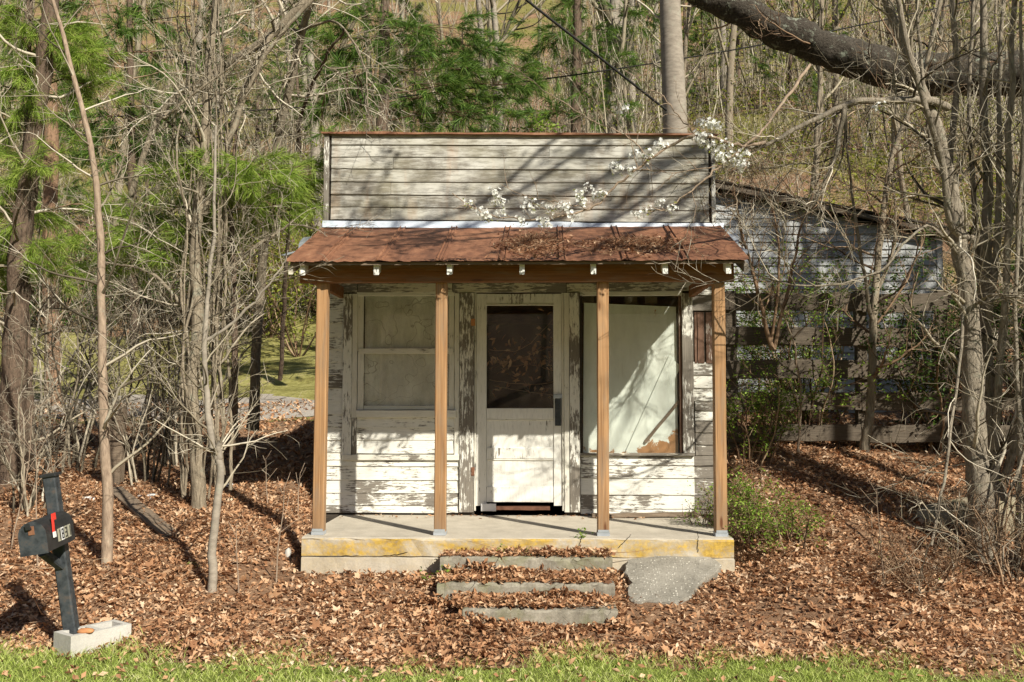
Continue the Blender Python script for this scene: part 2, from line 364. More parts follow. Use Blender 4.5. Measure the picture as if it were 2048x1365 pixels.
MAT['sticker'] = simple('silver_sticker', (.40, .385, .30), .5, .4, .1)
MAT['brick'] = simple('orange_brick', (.52, .24, .11), .9, .1, .2, 20)
MAT['brickred'] = simple('red_threshold', (.15, .075, .05), .9, .1, .3, 20)
m = Mt('window_board_paint', .42, .4); a = m.noise(m.pos((1, 1, 1)), 2.2, 5, .6, .6); b = m.noise(m.pos((6, 1, 1.5)), 3, 5, .7)
vn = m.n('TexVoronoi', {'Vector': m.n('VectorMath', {0: m.pos((1, 1, .55)), 1: m.n('TexNoise', {'Vector': m.pos(), 'Scale': 3.}).outputs['Color']}, operation='ADD').outputs[0], 'Scale': 2.6}, feature='DISTANCE_TO_EDGE').outputs['Distance']
c = m.ramp(a, [(.3, (.60, .59, .50)), (.7, (.80, .79, .72))]); c = m.mix(m.ramp(b, [(.58, 0.), (.8, .55)]), c, (.28, .25, .17)); c = m.mix(m.ramp(vn, [(.0, .75), (.016, 0.)]), c, (.22, .19, .13)); m.col(c); MAT['wboard'] = m.m
m = Mt('pale_green_board', .38, .4); p = m.pos(); sx = m.n('SeparateXYZ', {0: p}).outputs; a = m.noise(p, 6.5, 7, .7, .6); b = m.noise(m.pos((1, 1, 1)), 1.8, 4)
edge = m.math('MULTIPLY', m.math('SUBTRACT', 1.0, m.ramp(sx[2], [(.56, 0.), (.90, 1.)])), .30)
edge = m.math('ADD', edge, m.math('MULTIPLY', m.ramp(sx[0], [(.9, 0.), (1.36, 1.)]), .12))
k = m.ramp(m.math('ADD', a, edge), [(.78, 0.), (.80, 1.)])
c = m.mix(b, (.74, .80, .74), (.84, .86, .79)); c = m.mix(m.ramp(m.noise(m.pos((7, 1, 1)), 4, 5, .7), [(.6, 0.), (.78, .4)]), c, (.36, .35, .25)); c = m.mix(k, c, (.42, .22, .10)); m.col(c).bump(m.math('SUBTRACT', 1.0, k), .3, .003); MAT['gboard'] = m.m
def glass(name, tint, rough=.03, alpha=.35):
    m = Mt(name, rough, .5); m.b.inputs['Base Color'].default_value = (*tint, 1)
    tr = m.n('BsdfTransparent', {'Color': (.98, .985, .98)}); mx = m.n('MixShader'); g = m.n('BsdfGlossy', {'Color': (.9, .95, .95), 'Roughness': rough}); fc = m.n('LayerWeight', {'Blend': .5}).outputs['Facing']; fr = m.math('ADD', m.math('MULTIPLY', m.math('POWER', fc, 5.), .9), .045)
    d = m.n('BsdfDiffuse', {'Color': (.35, .33, .27)}); m2 = m.n('MixShader', {0: m.math('MULTIPLY', m.ramp(m.noise(m.pos((1, 1, .4)), 5, 5, .7), [(.4, 0.), (.8, 1.)]), alpha)})
    m.t.links.new(tr.outputs[0], m2.inputs[1]); m.t.links.new(d.outputs[0], m2.inputs[2])
    m.t.links.new(fr, mx.inputs[0]); m.t.links.new(m2.outputs[0], mx.inputs[1]); m.t.links.new(g.outputs[0], mx.inputs[2])
    m.t.links.new(mx.outputs[0], m.t.nodes['Material Output'].inputs['Surface']); return m.m
MAT['glass'] = glass('dusty_glass', (.8, .85, .85), .03, .10)
MAT['glass_d'] = glass('dirty_glass', (.8, .85, .85), .06, .25)

def bark(name, c0, c1, sc=(22, 22, 5), lich=0., bs=.7, bd=.012):
    m = Mt(name, .92, .12); a = m.noise(m.pos(sc), 1.6, 6, .7); b = m.noise(m.pos(), 3.0, 4)
    c = m.mix(m.ramp(b, [(.3, 0.), (.75, .55)]), m.ramp(a, [(.32, c0), (.66, c1)]), tuple(x*.62 for x in c1))
    if lich: c = m.mix(m.ramp(m.noise(m.pos(), 9, 5, .7), [(.56, 0.), (.66, lich)]), c, (.36, .39, .31))
    m.col(c).bump(a, bs, bd); return m.m
MAT['bark_grey'] = bark('smooth_grey_bark', (.20, .17, .14), (.40, .35, .29), (5, 5, 14), .25, .25, .006)
MAT['bark_tan'] = bark('tan_bark', (.12, .095, .068), (.40, .335, .25), (34, 34, 7), .4, 1., .015)
MAT['bark_pine'] = bark('pine_bark', (.06, .045, .035), (.24, .17, .125), (30, 30, 7), .2, 1., .03)
MAT['bark_orange'] = bark('orange_pine_bark', (.12, .075, .05), (.38, .24, .155), (18, 18, 7), 0, .8, .02)
MAT['bark_dark'] = bark('dark_lichen_bark', (.025, .021, .017), (.11, .094, .076), (20, 6, 20), .7, 1., .03)
MAT['bark_pear'] = bark('pear_bark', (.12, .098, .074), (.43, .37, .295), (34, 34, 9), .35, 1., .02)
def twigmat(name, stops):
    m = Mt(name, .9, .15); f = m.math('ADD', m.math('MULTIPLY', m.isl(), .7), m.math('MULTIPLY', m.noise(m.pos(), 6, 3), .3)); m.col(m.ramp(f, stops)); return m.m
MAT['twig'] = twigmat('grey_twig', [(.18, (.06, .050, .036)), (.42, (.20, .168, .122)), (.62, (.41, .355, .27)), (.85, (.62, .56, .46))])
MAT['twig_brown'] = twigmat('brown_twig', [(.18, (.05, .032, .02)), (.45, (.17, .105, .065)), (.68, (.32, .215, .14)), (.88, (.50, .38, .26))])
m = Mt('far_twig', .92, .12); f = m.math('ADD', m.math('MULTIPLY', m.isl(), .65), m.math('MULTIPLY', m.noise(m.pos(), .8, 3), .35)); m.col(m.ramp(f, [(.2, (.045, .039, .027)), (.42, (.17, .145, .10)), (.62, (.38, .33, .24)), (.82, (.64, .58, .46))])); MAT['twig_far'] = m.m
MAT['sapling'] = bark('sapling_bark', (.17, .12, .09), (.46, .35, .26), (26, 26, 7), .3, .7, .01)
def foliage(name, stops, tr=.35, rough=.6, patch=1.2):
    m = Mt(name, rough, .3); f = m.math('ADD', m.math('MULTIPLY', m.isl(), .6), m.math('MULTIPLY', m.noise(m.pos(), patch, 3), .4))
    c = m.ramp(f, stops); m.col(c); m.thin(c, tr); return m.m
MAT['needle'] = foliage('white_pine_needles', [(.15, (.13, .21, .03)), (.45, (.30, .43, .07)), (.85, (.52, .62, .15))], .45, .45)
MAT['needle_far'] = foliage('dark_pine_needles', [(.15, (.045, .10, .02)), (.5, (.12, .22, .04)), (.85, (.26, .37, .07))], .4, .5)
MAT['shrub'] = foliage('honeysuckle_leaf', [(.15, (.10, .18, .02)), (.5, (.20, .33, .04)), (.85, (.36, .48, .07))], .4)
MAT['shrub_dark'] = foliage('dark_shrub_leaf', [(.15, (.03, .065, .012)), (.5, (.065, .13, .02)), (.85, (.12, .20, .03))], .35)
MAT['shrub_yellow'] = foliage('yellow_green_leaf', [(.15, (.17, .20, .025)), (.5, (.30, .34, .045)), (.85, (.44, .47, .09))], .45)
MAT['deadleaf'] = foliage('dead_leaf', [(.12, (.09, .042, .024)), (.26, (.27, .13, .066)), (.42, (.45, .24, .125)), (.59, (.56, .33, .185)), (.74, (.66, .46, .30)), (.89, (.77, .63, .48))], .18, .85, .8)
MAT['deadbits'] = foliage('needle_bits', [(.1, (.12, .06, .035)), (.5, (.36, .18, .095)), (.9, (.62, .47, .32))], .1, .8, 2.)
MAT['grass'] = foliage('lawn_grass', [(.1, (.20, .27, .045)), (.42, (.42, .53, .11)), (.66, (.60, .66, .21)), (.84, (.76, .72, .42)), (.95, (.72, .60, .42))], .4, .5, 1.5)
MAT['petal'] = foliage('pear_petal', [(.1, (.80, .80, .76)), (.9, (.93, .93, .90))], .3, .6)

def ground(name, stops, scale=3., fine=25., bs=.6, bd=.02):
    m = Mt(name, .95, .1); a = m.noise(m.pos(), scale, 6, .7); b = m.noise(m.pos(), fine, 5, .75)
    f = m.math('ADD', m.math('MULTIPLY', a, .5), m.math('MULTIPLY', b, .5)); m.col(m.ramp(f, stops)).bump(b, bs, bd); return m.m
m = Mt('leafy_forest_floor', .95, .1); a = m.noise(m.pos(), .9, 6, .7); b = m.noise(m.pos(), 14, 6, .75); q = m.noise(m.pos(), .22, 4, .6)
f = m.math('ADD', m.math('MULTIPLY', a, .45), m.math('MULTIPLY', b, .55))
c = m.ramp(f, [(.34, (.09, .055, .036)), (.5, (.25, .15, .092)), (.66, (.42, .28, .18))]); yy = m.n('SeparateXYZ', {0: m.n('NewGeometry').outputs['Position']}).outputs[1]; c = m.mix(m.math('MULTIPLY', m.ramp(q, [(.44, 0.), (.58, .75)]), m.ramp(m.math('MULTIPLY', yy, .05), [(.25, 0.), (.45, 1.)])), c, m.ramp(b, [(.35, (.10, .10, .025)), (.65, (.26, .27, .075))]))
m.col(c).bump(b, .8, .04); MAT['floor'] = m.m
MAT['turf'] = ground('roadside_turf', [(.3, (.08, .085, .025)), (.5, (.16, .19, .045)), (.7, (.24, .26, .08))], 2, 40)
MAT['lawn'] = ground('thin_lawn', [(.34, (.12, .09, .04)), (.45, (.23, .21, .065)), (.54, (.33, .31, .11)), (.62, (.46, .37, .21)), (.74, (.55, .43, .28))], .8, 9, 1., .06)
MAT['gravel'] = ground('gravel', [(.3, (.22, .19, .16)), (.5, (.36, .32, .28)), (.7, (.52, .48, .43))], .8, 30, .6, .02)

# ---------------------------------------------------------------- terrain
PL = ([-90, -22, -6, -3.2, -2.6, -1.5, -.4, 5.4, 8.4, 17.4, 20, 30, 60, 100, 130, 300], [24, -.7, -.55, -.52, -.46, -.2, .10, .86, 1.28, 3.1, 4.4, 10, 28, 54, 72, 80])
PR = ([-90, -22, -6, -3.2, -2.4, -1.4, .6, 3.4, 6, 14, 30, 60, 100, 130, 300], [24, -.7, -.55, -.52, -.42, -.15, .57, .9, 2.0, 7.0, 14, 29, 54, 72, 80])
PC = ([-90, -22, -6, -3.2, -2.6, -2.32, -2.0, -1.66, -1.42, 6, 14, 30, 60, 100, 130, 300], [24, -.7, -.55, -.52, -.49, -.465, -.385, -.28, -.27, -.3, 3, 11, 28, 54, 72, 80])
def prof(p, y): return sum(np.interp(y+o, *p)*k for o, k in ((-.22, .25), (0, .5), (.22, .25)))
def zf(x, y):
    x = np.asarray(x, float); y = np.asarray(y, float)
    wd = 4+np.maximum(0, y)*.7; t = sstep(-wd/2, wd/2, x-.5)
    b = prof(PL, y)*(1-t)+prof(PR, y)*t
    wc = (1-sstep(1.62, 2.1, abs(x+.15)))*(1-sstep(4.5, 7, y)); z = b*(1-wc)+prof(PC, y)*wc
    far = sstep(8, 30, y)
    z = z + .35*far*(np.sin(x*.31+y*.17)+np.sin(x*.13-y*.29+2)) + (1-wc)*(1-sstep(-2.5, -3.2, y)*.8)*.022*(np.sin(x*2.7+y*1.9)+np.sin(x*1.3-y*3.1+1)+.6*np.sin(x*5.1+y*4.3))
    z = z - .15*np.exp(-((x-4.0)/1.1)**2-((y+1.2)/.38)**2)
    return z
def zf1(x, y): return float(zf(x, y))
def axis_pts(a, b, near0, near1, s, gr=1.18):
    mid = list(np.arange(near0, near1+1e-6, s)); st = s; v = near1
    while v < b: st *= gr; v = min(b, v+st); mid.append(v)
    st = s; v = near0; lo = []
    while v > a: st *= gr; v = max(a, v-st); lo.append(v)
    return np.array(lo[::-1]+mid)
def sheet(name, xs, ys, dz, mat, keep=None):
    X, Y = np.meshgrid(xs, ys); Z = zf(X, Y)+dz; n = len(xs)
    i = np.arange(len(ys)-1)[:, None]*n; j = np.arange(n-1)[None, :]
    F = np.stack([i+j, i+j+1, i+n+j+1, i+n+j], -1).reshape(-1, 4)
    if keep is not None: F = F[keep((X[:-1, :-1]+X[1:, 1:])/2, (Y[:-1, :-1]+Y[1:, 1:])/2).ravel()]
    g = G(); g.add(np.stack([X, Y, Z], -1).reshape(-1, 3), F); o = build(g, name, mat); o['kind'] = 'structure'; return o
GX = axis_pts(-220, 220, -8, 8, .16); GY = axis_pts(-90, 300, -5.5, 18, .16)
sheet('ground', GX, GY, 0, MAT['floor'])
def turf_edge(x): return -2.98+.10*np.sin(x*1.7)+.06*np.sin(x*4.1+1)
sheet('roadside_lawn', GX[abs(GX) < 60], GY[(GY < -2.6) & (GY > -20)], .006, MAT['turf'], lambda x, y: y < turf_edge(x)-.1)
def drive_mid(x): return 6.6+.03*x+.4*np.sin(x*.3)
sheet('lawn', GX[(GX < .8) & (GX > -60)], GY[(GY > 3.2) & (GY < 19)], .008, MAT['lawn'], lambda x, y: (y > 4.6+.3*np.sin(x)) & (y < 17+.8*np.sin(x*.7)) & (x < -1.2+.2*np.sin(y*1.3)))
sheet('driveway', GX[(GX < .8) & (GX > -60)], GY[(GY > 3.2) & (GY < 19)], .016, MAT['gravel'], lambda x, y: (abs(y-drive_mid(x)) < 1.15+.18*np.sin(x*2.3)) & (x < -1.2))
# ---------------------------------------------------------------- the store
store = empty('store', (0, 0, -.27), 'small abandoned white clapboard store with false front and rusty porch roof', 'store')
def part(name, parent=store, me=None):
    return None
XL, XR = PX(650, 0), PX(1430, 0)
# carcass behind the siding
g = G()
def gbox(g, x0, x1, y0, y1, z0, z1):
    V = [(x, y, z) for x in (x0, x1) for y in (y0, y1) for z in (z0, z1)]
    g.add(V, [(0, 1, 3, 2), (4, 6, 7, 5), (0, 4, 5, 1), (2, 3, 7, 6), (0, 2, 6, 4), (1, 5, 7, 3)])
ZT = PZ(268, 0); ZF = PZ(452, 0)
wx = [PX(p, 0) for p in (650, 727, 898, 949, 1130, 1160, 1365, 1430)]
zw0, zw1 = PZ(817, 0), PZ(592, 0); zr0, zr1 = PZ(908, 0), PZ(590, 0); zd1 = PZ(586, 0)
DEP = 3.3
front = G()
gbox(front, wx[0], wx[1], .012, .06, -.2, zd1); gbox(front, wx[1], wx[2], .012, .06, -.2, zw0); gbox(front, wx[2], wx[3], .012, .06, -.2, zd1)
gbox(front, wx[4], wx[5], .012, .06, -.2, zd1); gbox(front, wx[5], wx[6], .012, .06, -.2, zr0); gbox(front, wx[6], wx[7], .012, .06, -.2, zd1)
gbox(front, wx[0], wx[7], .012, .06, zd1, ZF)
fw = build(front, 'front_wall', MAT['dark_wood'], store, False)
par = G(); gbox(par, XL, XR, .012, .07, ZF+.002, ZT); par = build(par, 'parapet', MAT['dark_wood'], store, False)
inn = G(); gbox(inn, XL+.06, XR-.06, .062, .066, ZF-.1, ZF-.096)
rear = G(); gbox(rear, XL, XR, DEP, DEP+.06, -.25, 2.062); build(rear, 'rear_wall', MAT['dark'], store, False)
fl = G(); gbox(fl, XL+.06, XR-.06, .07, DEP, -.25, -.02); build(fl, 'floor', MAT['dark'], store, False)
for s, x in ((-1, XL), (1, XR)):
    sw = G(); gbox(sw, min(x, x-s*.05), max(x, x-s*.05), .07, DEP+.06, -.25, 2.062); sw = build(sw, 'side_wall', MAT['dark'], store, False)
    z = -.2
    while z < 1.95:
        sec = [(0, -.002), (0, .017), (.135, .006), (.135, -.002)]
        build(sweep(sec, [(x, .05, z), (x, 1.7, z), (x, DEP+.06, z)], (0, 0, 1), (s, 0, 0), .001, _br), 'clapboard', MAT['clap_grey'], sw, False); z += .122
mr = G(); gbox(mr, XL-.12, XR+.12, .08, DEP+.3, 2.06, 2.10); build(mr, 'main_roof', MAT['rust'], store, False)

# parapet siding: eight courses, joints where the photograph has them
lines_l = [268, 289, 314, 337.5, 363, 388.5, 413, 438.5, 441]; lines_r = [271, 291, 316, 341, 367, 394, 421, 445, 449]
joints = [[], [1100], [782], [1302], [778, 1303], [1005], [777], []]
for k in range(7):
    xs = [656]+joints[k]+[1424]
    for a, b in zip(xs[:-1], xs[1:]):
        f0, f1 = (a-656)/768, (b-656)/768
        zb0 = PZ(lines_l[k+1]*(1-f0)+lines_r[k+1]*f0, -.01, a); zb1 = PZ(lines_l[k+1]*(1-f1)+lines_r[k+1]*f1, -.01, b); zt0 = PZ(lines_l[k]*(1-f0)+lines_r[k]*f0, -.01, a)
        clap('clapboard', PX(a, -.01)+.0015, PX(b, -.01)-.0015, zb0+_br.normal(0, .0015), zt0, .01-.004*_br.random(), MAT['parapet'], par, .0014, .018, 10, zb1)
for px in ((647, 657), (1423, 1431)): fbox('corner_board', px[0], 267, px[1], 447, -.016, .03, MAT['casing_bare'], par)
# rusty metal cap along the top
cs = np.linspace(0, 1, 14)[:, None]; c0 = P(643, 266, -.03); c1 = P(1437, 270, -.03)
build(sweep([(-.007, .0), (.009, -.0), (.014, .12), (.0, .12)], c0+(c1-c0)*cs+np.array([0, -.012, 0]), (0, 0, 1), (0, 1, 0), .003, _br), 'metal_cap', MAT['rust'], par, False)
# flashing
f0 = P(645, 449, -.03); f1 = P(1448, 455, -.03)
fp = f0+(f1-f0)*np.linspace(0, 1, 16)[:, None]; fp[:, 2] += _br.normal(0, .003, 16)
build(sweep([(-.036, .045), (-.030, .012), (.034, 0), (.036, .006), (-.026, .02), (-.034, .052)], fp, (0, 0, 1), (0, -1, 0), .0015, _br), 'flashing', MAT['flash'], par, False)

# ---- porch roof: ribbed sheets, seams, sheathing, rafters
YE = -1.50; ze0, ze1 = PZ(524, YE, 570), PZ(524, YE, 1500); zt_ = PZ(455, -.02)
proof = empty('porch_roof', (0, 0, 0)); proof.parent = store; proof.location = (0, 0, .27)
for_roof = proof
def link_roof(g, name, mat, smooth=False):
    o = link(name, g.mesh(name, smooth), mat); o.parent = proof; return o
EX0, EX1 = PX(570, YE, 525), PX(1500, YE, 525); TX0, TX1 = PX(645, -.02, 455), PX(1440, -.02, 457)
def roof_pt(u, v, h=0.):   # u 0..1 along, v 0 top ..1 eave
    x = (TX0+(TX1-TX0)*u)*(1-v)+(EX0+(EX1-EX0)*u)*v
    y = -.02+(YE+.02)*v; z = zt_+(ze0-zt_)*v+h - .012*math.sin(pi*v)*0
    return np.array([x, y, z])
seams = [0, .083, .205, .335, .47, .60, .735, .865, 1.0]
rr = R(11)
for a, b in zip(seams[:-1], seams[1:]):
    g = G(); nu, nv = 12, 6; V = []
    hw = rr.normal(0, .0013, (nv+1, nu+1))
    for top in (1, 0):
        for i in range(nv+1):
            for j in range(nu+1):
                fr = j/nu; h = .004*top + (.008 if j in (0, nu) else 0)
                q = roof_pt(a+(b-a)*fr, i/nv*(1.0 if i < nv else 1.0+rr.uniform(-.006, .01)), h+hw[i, j]*(.4+.9*(i == nv)))
                V.append(q)
    n1 = (nu+1)*(nv+1); F = []
    for i in range(nv):
        for j in range(nu):
            s = i*(nu+1)+j; F.append((s, s+nu+1, s+nu+2, s+1)); F.append((n1+s, n1+s+1, n1+s+nu+2, n1+s+nu+1))
    for j in range(nu): s = nv*(nu+1)+j; F.append((s, n1+s, n1+s+1, s+1))
    for i in range(nv):
        s = i*(nu+1); F.append((s, n1+s, n1+s+nu+1, s+nu+1)); s += nu; F.append((s, s+nu+1, n1+s+nu+1, n1+s))
    g.add(V, F); link_roof(g, 'roof_panel', MAT['rust'])
for u in seams[1:-1]:   # double standing ribs with nail heads
    for du in (-.006, .006):
        pts = [roof_pt(u+du, v, .016) for v in np.linspace(.01, 1.0, 8)]
        link_roof(sweep([(-.007, -.006), (0, .009), (.007, -.006)], pts, (1, 0, 0), (0, 0, 1), .0012, rr), 'roof_rib', MAT['rust'])
sh = G()
V = [roof_pt(0.01, 0.01, -.012), roof_pt(.99, .01, -.012), roof_pt(.99, .985, -.012), roof_pt(.01, .985, -.012)]; V += [v-np.array([0, 0, .022]) for v in V]
sh.add(V, [(0, 3, 2, 1), (4, 5, 6, 7), (0, 1, 5, 4), (1, 2, 6, 5), (2, 3, 7, 6), (3, 0, 4, 7)]); link_roof(sh, 'sheathing', MAT['plank'])
for p in (605, 752.5, 899, 1044, 1187, 1330.5, 1457):
    x = PX(p, YE+.06, 540); sl_ = (zt_-ze0)/(-.02-YE)
    y0, y1 = YE+.055, -.03; zc = lambda y: ze0+(y-YE)*sl_-.034-.043
    o = link('rafter', sweep(csec(.04, .086, .002), [(x, y0, zc(y0)), (x, (y0+y1)/2, zc((y0+y1)/2)), (x, y1, zc(y1))], (1, 0, 0), (0, 0, 1)).mesh('rafter', False), MAT['tail']); o.parent = proof
for p in (582, 1492):   # outer fly rafters
    x = PX(p, YE+.06, 535); o = link('rafter', sweep(csec(.035, .07, .002), [(x, YE+.05, zc(YE+.05)), (x, -.7, zc(-.7)), (x, -.03, zc(-.03))], (1, 0, 0), (0, 0, 1)).mesh('rafter', False), MAT['frieze']); o.parent = proof
# bent dark metal at both rakes of the roof
for u, dx in ((0.0, -1), (1.0, 1)):
    pts = [roof_pt(u, v, -.03+.02*math.sin(9*v)) + np.array([dx*(.01+.05*abs(math.sin(6*v))), 0, 0]) for v in np.linspace(.25, .8, 9)]
    link_roof(sweep([(-.05, 0), (.0, .004), (.03, .012), (.0, -.002)], pts, (1, 0, 0), (0, 0, 1), .006, rr), 'edge_flashing', MAT['galv'])
# beam and posts
YB = -1.335; YP = -1.30
bz1 = PZ(532, YB); bz0 = PZ(564, YB)
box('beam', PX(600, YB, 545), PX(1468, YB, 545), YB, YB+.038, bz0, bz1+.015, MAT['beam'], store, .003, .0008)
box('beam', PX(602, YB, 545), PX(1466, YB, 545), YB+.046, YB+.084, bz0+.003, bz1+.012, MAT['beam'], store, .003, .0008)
posts = [((622, 648), (632, 657)), ((868, 890.5), (872, 893)), ((1196, 1218), (1195, 1217)), ((1432, 1455), (1427, 1450))]
for i, (bt, tp) in enumerate(posts):
    xb = (PX(bt[0], YP, 1060)+PX(bt[1], YP, 1060))/2; xt = (PX(tp[0], YP, 565)+PX(tp[1], YP, 565))/2; wq = .0915
    p = plank('post', (xb, YP+.045, .028), (xt, YP+.045, bz0-.001), wq, .09, MAT['post'], store, (1, 0, 0), (0, -1, 0), .006, .0007, 9)
    q = G(); gbox(q, xb-.049, xb+.049, YP-.006, YP+.096, 0.002, .03); gbox(q, xb-.043, xb+.043, YP-.009, YP-.006, .03, .05)
    link('post_base', q.mesh('post_base', False), MAT['galv'], p)
# knee blocks under the porch ends
box('end_beam', PX(1412, -.9, 575), PX(1424, -.9, 575), YB+.09, -.03, bz0+.02, bz1, MAT['beam'], store); box('end_beam', PX(640, -.9, 575)-.02, PX(640, -.9, 575)+.018, YB+.09, -.03, bz0+.02, bz1, MAT['beam'], store)

# ---- porch slab
SX0, SX1, SYF = PX(603, -1.43, 1085), PX(1468, -1.43, 1085), -1.43
g = G(); xs = np.linspace(SX0, SX1, 40); rs = R(3)
secs = [(SYF+.02, 0), (SYF+.005, -.006), (SYF, -.02), (SYF+.004, -.14), (SYF+.02, -.15), (SYF-.012, -.155), (SYF-.01, -.40)]
V = []; jx = rs.normal(0, .003, (40, len(secs)))
for i, x in enumerate(xs):
    V.append((x, .011, 0));
    for j, (y, z) in enumerate(secs): V.append((x, y+jx[i, j]+.012*math.sin(x*9+j)*(j > 3), z+jx[i, j]*.4))
    V.append((x, .011, -.4))
k = len(secs)+2; F = [(i*k+j, i*k+j+1, (i+1)*k+j+1, (i+1)*k+j) for i in range(39) for j in range(k-1)]
g.add(V, F); g.F.append(np.array([(0, j+1, j) for j in range(1, k-1)]+[(39*k, 39*k+j, 39*k+j+1) for j in range(1, k-1)])); build(g, 'porch_slab', MAT['slab'], store, False)

for pp in ([(1163, 1072), (1160, 1085), (1156, 1098), (1153, 1112)], [(1394, 1062), (1396, 1075), (1395, 1090), (1396, 1104)], [(1262, 1070), (1248, 1084), (1236, 1096)], [(640, 1114), (700, 1112), (745, 1113), (790, 1110), (815, 1104)]):
    g = G(); tube(g, smoothpts([P(a, b, SYF-.001) for a, b in pp], 20, R(4), .0025), .0022, 4); build(g, 'crack', MAT['dark'], store)
# ---- front wall: siding, casings
YW = .01
def rows(pxa, pxb, ys, mat, jl=.0012):
    for a, b in zip(ys[:-1], ys[1:]):
        clap('clapboard', PX(pxa, YW, 900), PX(pxb, YW, 900), PZ(b, YW)+.001, PZ(a, YW), YW+_br.normal(0, .0015), mat() if callable(mat) else mat, fw, jl, .017, 7, PZ(b, YW)+_br.normal(0, .002))
rows(654, 684, [585, 595, 620.5, 646, 672, 698.5, 724.5, 751, 777, 803.5, 829.5, 855, 881], MAT['clap_low'])
rows(647, 684, [881, 906, 921], MAT['clap_low'])
rows(714, 911, [836, 856, 881, 908], MAT['clap'])
rows(647, 918, [922, 933, 961, 987, 1012, 1027], MAT['clap_low'])
rows(1161, 1388, [912, 931, 956, 989, 1017, 1028], MAT['clap_low'])
rows(1388, 1431, [912, 931, 956, 989, 1017, 1028], MAT['clap_grey'])
rows(1389, 1431, [728, 752, 777, 802], MAT['clap_low']); rows(1391, 1431, [803, 821, 842, 865, 889, 911], MAT['clap_grey'])
rows(1388, 1431, [567, 592, 623], MAT['clap_grey'])
for a, b in ((1389, 1394), (1395, 1408), (1412, 1430)): fbox('board', a, 625, b, 727, YW-.012, .02, MAT['brownboard'], fw)
fbox('apron', 684, 910, 918, 921, -.028, .03, MAT['trim_x'], fw)
for a, b, y in ((655, 715, 565), (715, 905, 567), (905, 1133, 566), (1133, 1208, 567), (1208, 1386, 565)):
    fbox('frieze_board', a+.6, y, b-.6, 585 if a < 1200 else 582, -.014-.006*_br.random(), .024, MAT['frieze'], fw)
fbox('casing', 685, 588, 703.5, 910, -.022, .03, MAT['casing'], fw); fbox('casing', 704, 588, 714, 836, -.016, .024, MAT['trim'], fw); fbox('casing', 704, 836.5, 713, 910, -.018, .026, MAT['casing_bare'], fw)
fbox('casing', 909, 587, 918.5, 910, -.016, .024, MAT['trim'], fw)
fbox('casing', 919, 586, 947.5, 1025, -.026, .034, MAT['casing_bare'], fw)
fbox('casing', 1128.5, 586, 1139, 1025, -.02, .028, MAT['trim'], fw); fbox('casing', 1139.5, 586, 1159.5, 1025, -.03, .038, MAT['casing'], fw)
fbox('casing', 1365, 587, 1387.5, 906, -.024, .034, MAT['casing_bare'], fw)
# ---- left window
def wgroup(name, label=None):
    o = empty(name, (0, 0, .27)); o.parent = store
    if label: o['label'] = label
    return o
def sub(o, parent): o.parent = parent; o.location = (0, 0, 0); return o
def wbox(parent, name, *a, **k): return sub(fbox(name, *a, None, **k), parent)
w1 = wgroup('window', 'double-hung window boarded white behind its glass')
wbox(w1, 'head', 714, 584, 909, 592, -.012, .04, MAT['trim_x'])
for a, b in ((715, 727), (898, 908.5)):
    wbox(w1, 'stile', a, 592.5, b, 703, .000, .03, MAT['trim']); wbox(w1, 'stile', a, 703.5, b, 820, -.008, .035, MAT['trim'])
wbox(w1, 'meeting_rail', 718, 697, 906, 708, -.014, .04, MAT['trim_x']); wbox(w1, 'bottom_rail', 727.5, 812, 897.5, 820, -.006, .03, MAT['trim_x'])
wbox(w1, 'sill', 712, 821, 912, 835, -.045, .06, MAT['trim_x'])
wbox(w1, 'pane', 727, 592.5, 898, 697, .016, .004, MAT['glass_d'], jit=0); wbox(w1, 'pane', 727, 708, 898, 812, .010, .004, MAT['glass_d'], jit=0)
for a, b in ((590, 702), (702.5, 822)): wbox(w1, 'inner_board', 720, a, 904, b, .034, .012, MAT['wboard'], jit=.0004)
# ---- right window
w2 = wgroup('window', 'large shop window with a peeling pale green board inside')
wbox(w2, 'head', 1160, 583, 1364, 591.5, -.016, .04, MAT['trim_x'])
wbox(w2, 'sill', 1160, 907, 1390, 912, -.035, .06, MAT['frieze'])
wbox(w2, 'frame', 1160, 592, 1164, 907, .0, .05, MAT['dark_wood']); wbox(w2, 'frame', 1359, 592, 1364.5, 907, .0, .05, MAT['brownboard'])
wbox(w2, 'pane', 1164, 592, 1359, 907, .018, .004, MAT['glass'], jit=0)
a = P(1168, 606, .05); b = P(1352, 614, .05); c = P(1356, 907, .05); d = P(1166, 907, .05)
g = G(); V = [a, b, c, d]; V += [v+np.array([0, .012, 0]) for v in V]; g.add(V, [(0, 3, 2, 1), (4, 5, 6, 7), (0, 1, 5, 4), (1, 2, 6, 5), (2, 3, 7, 6), (3, 0, 4, 7)])
sub(link('inner_board', g.mesh('inner_board', False), MAT['gboard']), w2)
g = G()
for (q0, q1, q2, q3), yy in ((((1338, 712), (1362, 733), (1276, 906), (1250, 906)), .036),):
    V = [P(*q, yy) for q in (q0, q1, q2, q3)]; V += [v+np.array([0, .008, 0]) for v in V]; g.add(V, [(0, 3, 2, 1), (4, 5, 6, 7), (0, 1, 5, 4), (1, 2, 6, 5), (2, 3, 7, 6), (3, 0, 4, 7)])
sub(link('loose_strip', g.mesh('loose_strip', False), MAT['gboard']), w2)
sub(plank('loose_stick', P(1358, 803, .034), P(1290, 885, .034), .028, .01, MAT['plank'], None), w2)
for x in (1164, 1250, 1290): wbox(w2, 'back_stud', x, 592, x+24, 608, .12, .03, MAT['plank'])
